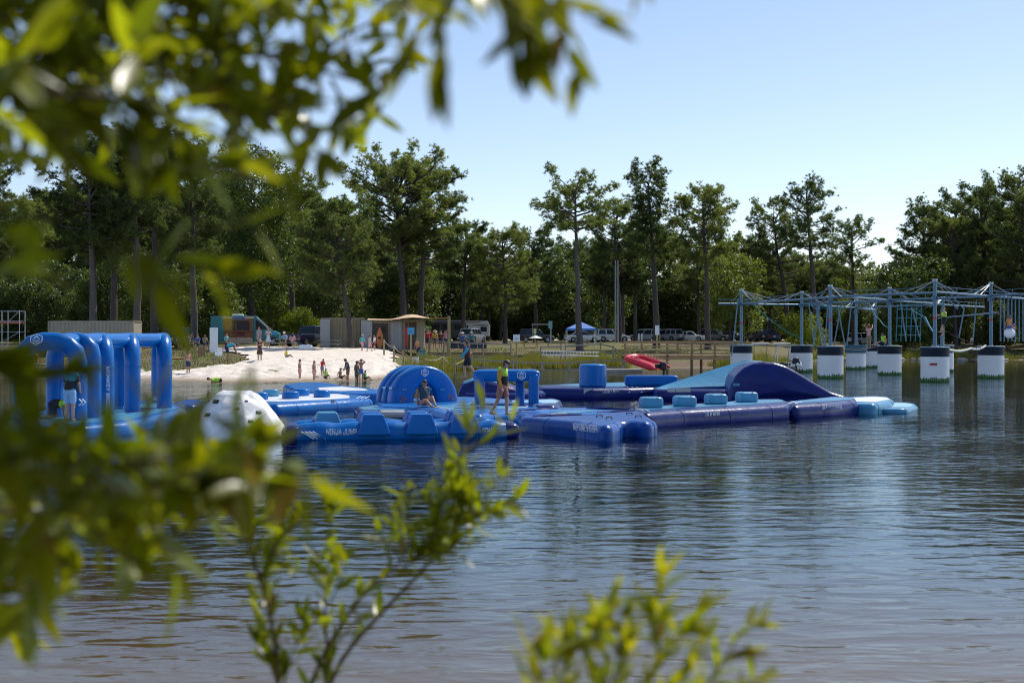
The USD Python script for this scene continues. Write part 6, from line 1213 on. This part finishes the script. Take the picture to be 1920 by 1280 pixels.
# seated and lounging people at the edges
person("sunbather in a maroon suit sitting with raised knees on a towel at the left", at(66, 96, .05), .4, 1.66, "sit", skin_t, [("swimsuit", "torso", maroon), ("swim_bottom", "brief", maroon)], (B, hair_b))
person("sunbather with a dark top beside the maroon one at the left", at(55, 97, .05), -.6, 1.66, "sit", skin_t, [("swimsuit", "torso", black_c), ("swim_bottom", "brief", black_c)], (B, hair_b))
for px, dd, rz, cl, lab, sk in ((336, 117.5, .5, floral, "person in a patterned top at the left end of the crowded picnic table", skin_l), (344, 118, 2.4, whitec, "person in white at the crowded picnic table", skin_l), (352, 116.6, .2, greyc, "person in grey at the crowded picnic table", skin_t), (360, 117.8, -1.0, navyc, "person in navy at the crowded picnic table", skin_l), (371, 114, -.6, bluec, "person in a blue patterned shirt lounging right of the crowded table", skin_l), (384, 113, .8, khaki, "person in khaki sitting near the notice board", skin_t)):
    person(lab, at(px, dd, .02), rz, 1.66, "bench", sk, [("shirt", "tee", cl), ("shorts", "shorts", navyc if cl is not navyc else khaki)], (S if px % 2 else B, hair_b))
person("person in a pale blue shirt and cap sitting at the weathered picnic table", at(533, 121.6, .03), 0, 1.72, "bench", skin_l, [("shirt", "tee", lblue), ("shorts", "shorts", khaki)], (S, hair_b), hat=("cap", whitec))
person("person in a dusky pink top at the weathered picnic table", at(548, 120.2, .03), 3.0, 1.66, "bench", skin_l, [("shirt", "tee", pinkc), ("shorts", "shorts", greyc)], (B, hair_b))
for px, dd, rz, cl, ps, lab in ((801, 127, .3, redc, "stand", "person in red at the left end of the deck railing"), (806, 128, -.5, redc, "stand", "second person in red behind the rope fence"), (815, 128, .2, yellowc, "forward", "person in a yellow top and straw hat at the deck railing"), (836, 129, .6, pinkc, "reach", "person in pink raising an arm behind the shade sail post"), (867, 127, -.3, bluec, "stand", "person in a blue striped shirt and white hat at the deck railing"), (884, 129, .2, tealc, "stand", "person in dark teal and a white hat at the deck railing"), (826, 127.5, .1, maroon, "stand", "person in maroon at the deck railing between the yellow and the pink"), (784, 116, -.8, orangec, "forward", "person in orange leaning over by the teal bin")):
    person(lab, at(px, dd, .45 if dd > 125 else .02), rz, 1.68, ps, skin_l, [("shirt", "tee", cl), ("shorts", "shorts", navyc)], (S, hair_b), hat=("brim", whitec if px > 860 else strawc) if px in (815, 867, 884) else None)
# on the cable course
person("person in a pink top standing with raised arms on the netted drum's platform", np.array([P(1629, 0, 111)[0], 111, EYE-(652-HOR)/FPX*111]), 2.6, 1.75, "reach", skin_l, [("top", "torso", pinkc), ("trousers", "pants", khaki)], (S, hair_b), hat=("cap", redc))
person("person in a lime vest sitting on the edge of a white drum", np.array([P(1655, 0, 94.4)[0], 94.4, 1.94]), -1.2, 1.55, "sit", skin_t, [("vest", "vest", lime), ("shorts", "shorts", navyc)], (S, hair_k))
person("climber in a lime vest hanging forward beside the nearest post", np.array([P(1770, 0, 83)[0], 83, 2.55]), -1.3, 1.65, "lean", skin_l, [("vest", "vest", lime), ("vest_lower", "vest_low", black_c), ("shorts", "shorts", black_c)], (S, hair_k))
person("rider in an orange vest and blue shorts sitting on the white ball", on(1893, 617, 84), .3, 1.40, "sit", skin_t, [("vest", "vest", orangec), ("shorts", "shorts", bluec)], (S, hair_k))
t = thing("climb_post", "short blue post with a cap that the climber in lime stands over", "post", np.array([P(1766, 0, 83.4)[0], 83.4, 0])); part(t, "post_tube", cyl(.10, 2.52+.6, (0, 0, -.6), 12), steel_b, 50); part(t, "cap", cyl(.16, .06, (0, 0, 2.5), 12), steel_b, 50)
# ---------------------------------------------------------------- leaves in front of the lens: twigs that hang into the view, each leaf a piece of its own
leaf_g = LEAF("leaf_front", (0.048, 0.070, 0.003), (0.155, 0.172, 0.006), (2.3, 2.05, 0.5), 0.55, 0.32, 0.5, scale=9.0)
leaf_y = LEAF("leaf_front_young", (0.105, 0.140, 0.008), (0.22, 0.25, 0.012), (2.1, 2.05, 0.6), 0.52, 0.32, 0.5, scale=9.0)
leaf_b = LEAF("leaf_front_brown", (0.10, 0.075, 0.012), (0.26, 0.22, 0.07), (1.8, 1.4, 0.6), 0.45, 0.4, 0.4, scale=9.0)
leaf_n = LEAF("leaf_front_new", (0.17, 0.19, 0.012), (0.32, 0.31, 0.025), (1.8, 1.75, 0.6), 0.5, 0.35, 0.4, scale=9.0)
twig_m = M("twig_bark", (0.13, 0.085, 0.055), .85, .25, 40); twig_g = M("twig_green", (0.12, 0.13, 0.03), .7, .2, 40)
LR = np.random.default_rng(2024)
def leaf_mesh(base, d, n, L, w, rg):
    """lance shaped leaf: folded along its midrib, bent along its length"""
    d = unit(d); s = unit(np.cross(d, n)); n = np.cross(s, d); k = 7; f = np.linspace(0, 1, k)
    wd = w*np.sin(np.pi*np.clip(f*.94+.05, 0, 1)**.8)**.9*.5; wd[-1] = w*.02; wd[0] = w*.06
    bend = rg.uniform(-.28, .12); tw = rg.uniform(-.3, .3)
    c = base+d*L*f[:, None]+n*(bend*L*f**2)[:, None]; fold = rg.uniform(.12, .45)
    sv = s*np.cos(tw*f)[:, None]+n*np.sin(tw*f)[:, None]; nv = n*np.cos(tw*f)[:, None]-s*np.sin(tw*f)[:, None]
    a = c+sv*wd[:, None]+nv*(fold*wd)[:, None]; b = c-sv*wd[:, None]+nv*(fold*wd)[:, None]
    V = np.vstack([c, a, b]); F = []
    for i in range(k-1): F += [(i, i+1, k+i+1), (i, k+i+1, k+i), (i, 2*k+i, 2*k+i+1), (i, 2*k+i+1, i+1)]
    return trimesh.Trimesh(V, F, process=False)
def plant(name, label, cat, root, twigs, mats, cap=295):
    """twigs: list of (points [(px, py, distance)], leaves, leaf length in m, width ratio, radius, droop, spread)"""
    o = np.array(root, float); t = thing(name, label, cat, o); leaves = []
    for pts, nl, L, wr, r, droop, spread in twigs:
        Q = np.array([P(*p) for p in pts]); seg = np.linalg.norm(np.diff(Q, axis=0), axis=1); cum = np.concatenate([[0], np.cumsum(seg)])/max(seg.sum(), 1e-6)
        u = np.linspace(0, 1, max(6, 3*len(Q))); cur = np.stack([np.interp(u, cum, Q[:, k]) for k in range(3)], 1)
        cur[1:-1] = (cur[:-2]+2*cur[1:-1]+cur[2:])/4; cur += np.cumsum(LR.normal(0, .004, cur.shape), 0)*np.linspace(0, 1, len(cur))[:, None]*.5
        part(t, "twig", shift(tube(cur, np.linspace(r, r*.35, len(cur)), 6), o), twig_m if r > .0035 else twig_g, 60)
        for k in range(nl):
            f = 1-(k/max(nl, 1))*.92 if k else 1.0; f = np.clip(f+LR.normal(0, .03), .02, 1); b = np.array([np.interp(f, u, cur[:, m]) for m in range(3)])
            f2 = min(1, f+.06); d0 = unit(np.array([np.interp(f2, u, cur[:, m]) for m in range(3)])-np.array([np.interp(max(f-.08, 0), u, cur[:, m]) for m in range(3)]))
            rd = unit(LR.normal(size=3)); rd = unit(rd-d0*rd.dot(d0)); d = unit(d0*LR.uniform(.35, 1.0)+rd*spread+np.array([0, 0, -droop])+LR.normal(0, .18, 3))
            n = unit(np.array([0, 0, 1.0])+LR.normal(0, .55, 3)); LL = L*LR.uniform(.6, 1.25)*(1 if f < .93 else .8)
            m = mats[0] if LR.random() > .42 else (mats[1] if LR.random() > .08 else leaf_b)
            leaves.append((LL, leaf_mesh(b+d*.004, d, n, LL, LL*wr*LR.uniform(.8, 1.2), LR), m))
    leaves.sort(key=lambda a: -a[0])
    for LL, m, mt in leaves[:cap]: part(t, "leaf", shift(m, o), mt, True)
    if len(leaves) > cap:
        for mt in mats[:2]:
            rest = [shift(m, o) for LL, m, k in leaves[cap:] if k is mt or (mt is mats[0] and k not in mats)]
            if rest: part(t, "small_leaves", cat_(rest), mt, True, kind="stuff")
    return t
def fan(x0, y0, d0, x1, y1, d1, n, ang, ln, nl, L, wr=.28, r=.003, droop=.12, spread=.75, seed=0):
    """a bough from one pixel to another with n side twigs"""
    rg = np.random.default_rng(seed); out = [([(x0, y0, d0), ((x0+x1)/2+rg.normal(0, 18), (y0+y1)/2+rg.normal(0, 18), (d0+d1)/2), (x1, y1, d1)], nl, L, wr, r*1.9, droop, spread)]
    a0 = math.atan2(y1-y0, x1-x0)
    for k in range(n):
        f = (k+.6)/n; bx_, by_, bd = x0+(x1-x0)*f, y0+(y1-y0)*f, d0+(d1-d0)*f; a = a0+(1 if k % 2 else -1)*ang*rg.uniform(.6, 1.3); l = ln*rg.uniform(.6, 1.25); dd = bd*rg.uniform(.86, 1.14)
        out.append(([(bx_, by_, bd), (bx_+math.cos(a)*l*.5, by_+math.sin(a)*l*.5+4, (bd+dd)/2), (bx_+math.cos(a)*l, by_+math.sin(a)*l+l*.10, dd)], nl, L, wr, r, droop, spread))
    return out
# upper left: dense leafy boughs reaching in from the left
tw = []
tw += fan(-260, 0, 1.7, 400, -10, 1.75, 8, .9, 190, 13, .066, .36, seed=1)
tw += fan(-280, 110, 1.6, 400, 90, 1.7, 9, .8, 190, 13, .066, .36, seed=2)
tw += fan(-280, 230, 1.6, 300, 160, 1.7, 7, .8, 180, 12, .066, .36, seed=3)
tw += fan(-240, -30, 2.1, 420, 60, 2.2, 8, .8, 180, 10, .070, .36, seed=4)
tw += fan(-200, 160, 2.1, 430, 150, 2.2, 8, .8, 170, 10, .070, .36, seed=5)
tw += fan(-260, 90, 1.4, 300, 190, 1.55, 6, .7, 150, 11, .075, .34, seed=6)
tw += fan(-300, -120, 1.9, 520, -60, 2.0, 8, .9, 170, 13, .068, .36, seed=21)
for k_ in range(3): tw += fan(-350+60*k_, -160-75*k_, 1.7+.1*k_, 900, -190-85*k_, 1.9+.12*k_, 10, .9, 240, 15, .095, .40, seed=50+k_)
plant("overhanging_tree", "leafy boughs hanging into the upper left of the photo, out of focus", "tree", (-1.7, 1.5, float(terrain(-1.7, 1.5))), tw, (leaf_g, leaf_y))
tw = []
tw += fan(330, 180, 1.7, 640, 250, 1.8, 5, .7, 100, 8, .07, .32, seed=7, droop=.1)
tw += fan(300, 70, 1.7, 700, 170, 1.95, 7, .7, 115, 8, .06, .3, seed=8)
tw += fan(350, 0, 1.9, 600, -40, 1.9, 4, .8, 110, 8, .065, .3, seed=9)
tw += fan(560, 150, 2.2, 760, 10, 2.2, 6, .8, 95, 8, .06, .3, seed=10, r=.002)
tw += [([(300, 300, 1.5), (380, 330, 1.5), (450, 330, 1.5)], 4, .075, .38, .002, .1, .4), ([(320, 400, 1.5), (400, 430, 1.5), (470, 430, 1.5)], 4, .075, .38, .002, .1, .4), ([(240, 470, 1.5), (320, 490, 1.5), (420, 490, 1.5)], 5, .078, .36, .002, .1, .35), ([(200, 460, 1.5), (270, 510, 1.5), (320, 545, 1.5)], 5, .075, .36, .002, .3, .4), ([(440, 240, 1.7), (520, 300, 1.7), (545, 360, 1.7)], 3, .06, .32, .002, .4, .4)]
tw += [([(-120, 500, 1.5), (-20, 520, 1.5), (60, 530, 1.5)], 4, .068, .36, .002, .1, .4), ([(-120, 380, 1.5), (0, 400, 1.5), (70, 420, 1.5)], 5, .068, .36, .002, .1, .4)]
plant("overhanging_tree", "thinner twigs in front of the sky and the left pines, tips reaching the tallest pine", "tree", (-1.2, 1.7, float(terrain(-1.2, 1.7))), tw, (leaf_g, leaf_y))
tw = [([(640, -80, 1.35), (740, 0, 1.35), (815, 40, 1.35)], 6, .06, .27, .003, .4, .6), ([(800, 20, 1.3), (780, 60, 1.3), (755, 95, 1.3)], 3, .075, .27, .002, .9, .25), ([(815, 25, 1.25), (826, 70, 1.25), (826, 120, 1.25)], 2, .07, .25, .002, 1.2, .15), ([(880, -60, 1.3), (960, 0, 1.3), (1010, 30, 1.3)], 9, .06, .33, .003, .15, .75), ([(930, -10, 1.3), (960, 60, 1.3), (995, 110, 1.3)], 7, .055, .36, .002, .25, .6), ([(980, -60, 1.35), (1060, 0, 1.35), (1110, 35, 1.35)], 9, .06, .33, .0025, .15, .75), ([(1020, 20, 1.35), (1070, 70, 1.35), (1110, 110, 1.35)], 6, .055, .34, .002, .1, .6), ([(1180, -80, 1.3), (1215, -40, 1.3)], 3, .045, .3, .002, .4, .4), ([(880, -60, 1.3), (850, 0, 1.3), (862, 30, 1.3)], 4, .05, .3, .002, .4, .5), ([(700, -60, 1.5), (850, -30, 1.45), (1100, -40, 1.4)], 16, .06, .3, .003, .3, .6)]
plant("hanging_branch", "dark long leaves hanging at the top middle of the photo, much out of focus", "branch", (0.0, 1.35, EYE+.55), tw, (leaf_g, leaf_g))
# lower left shrub
tw = []
tw += fan(-260, 900, 1.5, 400, 860, 1.6, 8, .7, 115, 11, .064, .36, seed=31, droop=.05, spread=.8)
tw += fan(-260, 960, 1.7, 330, 930, 1.8, 7, .7, 110, 11, .064, .36, seed=32, droop=.05)
tw += fan(120, 940, 1.6, 500, 850, 1.65, 8, .6, 95, 10, .072, .34, seed=35, droop=.05)
tw += fan(-260, 1080, 1.8, 60, 1130, 1.9, 5, .7, 85, 9, .068, .34, seed=36, droop=.1)
tw += fan(-260, 910, 2.1, 420, 900, 2.2, 9, .8, 120, 12, .066, .36, seed=39, droop=.05)
tw += fan(-260, 1000, 1.7, 260, 1010, 1.75, 7, .7, 95, 10, .064, .36, seed=41, droop=.05)
tw += fan(-220, 1060, 1.9, 60, 1060, 1.9, 4, .7, 85, 9, .064, .36, seed=42, droop=.1)
tw += fan(-220, 830, 1.6, 60, 840, 1.6, 5, .6, 70, 8, .064, .36, seed=40, droop=.05)
tw += [([(-160, 700, 1.5), (-40, 690, 1.5), (60, 680, 1.5)], 7, .074, .36, .002, .1, .4), ([(-140, 745, 1.5), (0, 720, 1.5), (110, 712, 1.5)], 6, .074, .36, .002, .1, .35), ([(-140, 640, 1.5), (-40, 650, 1.5), (20, 660, 1.5)], 5, .07, .36, .002, .1, .4), ([(-140, 790, 1.5), (-20, 780, 1.5), (50, 770, 1.5)], 7, .074, .36, .002, .1, .4)]
tw += [([(260, 960, 1.6), (300, 1010, 1.6), (345, 1060, 1.6)], 4, .075, .3, .002, .5, .3), ([(60, 960, 1.5), (90, 1040, 1.5), (60, 1130, 1.5)], 7, .075, .3, .002, .4, .4), ([(190, 860, 1.5), (185, 790, 1.5), (182, 740, 1.5)], 2, .072, .3, .002, -.4, .3), ([(260, 860, 1.5), (275, 800, 1.5), (290, 750, 1.5)], 3, .07, .3, .002, -.4, .3), ([(420, 860, 1.6), (455, 770, 1.6), (465, 735, 1.6)], 3, .055, .3, .002, -.4, .3)]
plant("shore_shrub", "dense leafy shrub in the lower left corner, out of focus before the arches", "shrub", (-1.3, 1.5, float(terrain(-1.3, 1.5))), tw, (leaf_g, leaf_y))
# middle shrub, nearly sharp: bare stems rise from below the frame
tw = [([(600, 1330, 3.1), (640, 1230, 3.1), (700, 1160, 3.1), (770, 1080, 3.15), (850, 990, 3.2), (960, 925, 3.25)], 32, .058, .26, .0062, -.1, .65),
      ([(560, 1330, 3.0), (615, 1210, 3.0), (690, 1110, 3.0), (760, 1060, 3.05), (800, 985, 3.1)], 30, .058, .26, .0055, -.15, .65),
      ([(520, 1330, 2.9), (520, 1240, 2.9), (500, 1130, 2.85), (475, 1060, 2.85), (445, 1005, 2.8)], 22, .05, .25, .006, -.1, .65),
      ([(488, 1085, 2.85), (520, 1020, 2.9), (560, 985, 2.9), (615, 955, 2.9)], 38, .055, .27, .005, -.15, .75), ([(480, 1060, 2.85), (470, 1010, 2.85), (500, 960, 2.85)], 22, .052, .27, .003, -.1, .7),
      ([(610, 1330, 3.0), (612, 1200, 3.0), (607, 1110, 3.0), (640, 1030, 3.0)], 40, .055, .27, .005, -.15, .7), ([(520, 1280, 2.9), (500, 1220, 2.9), (485, 1180, 2.9)], 22, .055, .25, .003, -.3, .6), ([(530, 1290, 2.9), (550, 1210, 2.9), (590, 1160, 2.9)], 22, .055, .25, .003, -.2, .6)]
rgp = np.random.default_rng(44)
for k in range(30):
    f = rgp.random(); bx_, by_ = 745+150*f, 1075-115*f; a = rgp.uniform(-2.4, -.2); l = rgp.uniform(50, 125); tw.append(([(bx_, by_, 3.15), (bx_+math.cos(a)*l*.5, by_+math.sin(a)*l*.55, 3.15), (bx_+math.cos(a)*l, by_+math.sin(a)*l, rgp.uniform(3.0, 3.3))], 13, .052, .26, .0024, -.2, .7))
tw += [([(800, 1010, 3.2), (850, 900, 3.2), (868, 835, 3.2), (890, 785, 3.2)], 14, .07, .24, .004, -.15, .55), ([(870, 850, 3.2), (930, 815, 3.15), (960, 790, 3.1)], 5, .07, .24, .003, -.1, .5), ([(870, 830, 3.2), (900, 790, 3.15), (915, 755, 3.1)], 5, .075, .24, .003, -.3, .45)]
for k in range(16):
    bx_, by_ = rgp.uniform(470, 640), rgp.uniform(960, 1230); a = rgp.uniform(-2.6, -.5); l = rgp.uniform(40, 90); tw.append(([(bx_, by_, 2.95), (bx_+math.cos(a)*l*.5, by_+math.sin(a)*l*.55, 2.95), (bx_+math.cos(a)*l, by_+math.sin(a)*l, rgp.uniform(2.8, 3.1))], 11, .05, .26, .0022, -.2, .7))
plant("shore_shrub", "bushy shrub with bare stems rising at the bottom middle, nearly in focus", "shrub", (-.45, 3.0, float(terrain(-.45, 3.0))), tw, (leaf_y, leaf_g))
tw = [([(1030, 1360, 2.0), (1060, 1270, 2.0), (1055, 1190, 2.0)], 25, .05, .24, .003, -.3, .6), ([(1110, 1360, 2.0), (1150, 1280, 2.0), (1175, 1200, 2.0)], 25, .052, .24, .003, -.2, .65), ([(1190, 1360, 2.0), (1230, 1250, 2.0), (1240, 1160, 2.0), (1240, 1080, 2.0)], 30, .052, .23, .003, -.25, .6), ([(1230, 1250, 2.0), (1290, 1160, 2.0), (1320, 1130, 2.0)], 17, .055, .25, .002, -.1, .55), ([(1280, 1360, 2.0), (1340, 1260, 2.0), (1390, 1180, 2.0), (1420, 1160, 2.0)], 23, .055, .25, .003, -.1, .65), ([(1200, 1370, 1.9), (1240, 1290, 1.9), (1300, 1260, 1.9)], 23, .05, .24, .003, -.2, .65), ([(1330, 1370, 2.0), (1380, 1290, 2.0), (1420, 1270, 2.0)], 17, .055, .27, .002, -.1, .6), ([(1080, 1380, 1.9), (1110, 1300, 1.9), (1120, 1250, 1.9)], 20, .05, .24, .003, -.2, .65), ([(980, 1380, 1.9), (1010, 1300, 1.9), (1020, 1220, 1.9)], 12, .06, .27, .003, -.2, .65)]
for k in range(12):
    bx_, by_ = rgp.uniform(1020, 1330), rgp.uniform(1200, 1290); a = rgp.uniform(-2.4, -.6); l = rgp.uniform(50, 95); tw.append(([(bx_, by_, 2.0), (bx_+math.cos(a)*l*.5, by_+math.sin(a)*l*.55, 2.0), (bx_+math.cos(a)*l, by_+math.sin(a)*l, rgp.uniform(1.9, 2.1))], 9, .048, .26, .002, -.2, .65))
plant("shore_shrub", "young yellow green sprigs at the bottom edge right of the middle", "shrub", (.27, 2.0, float(terrain(.27, 2.0))), tw, (leaf_n, leaf_y))
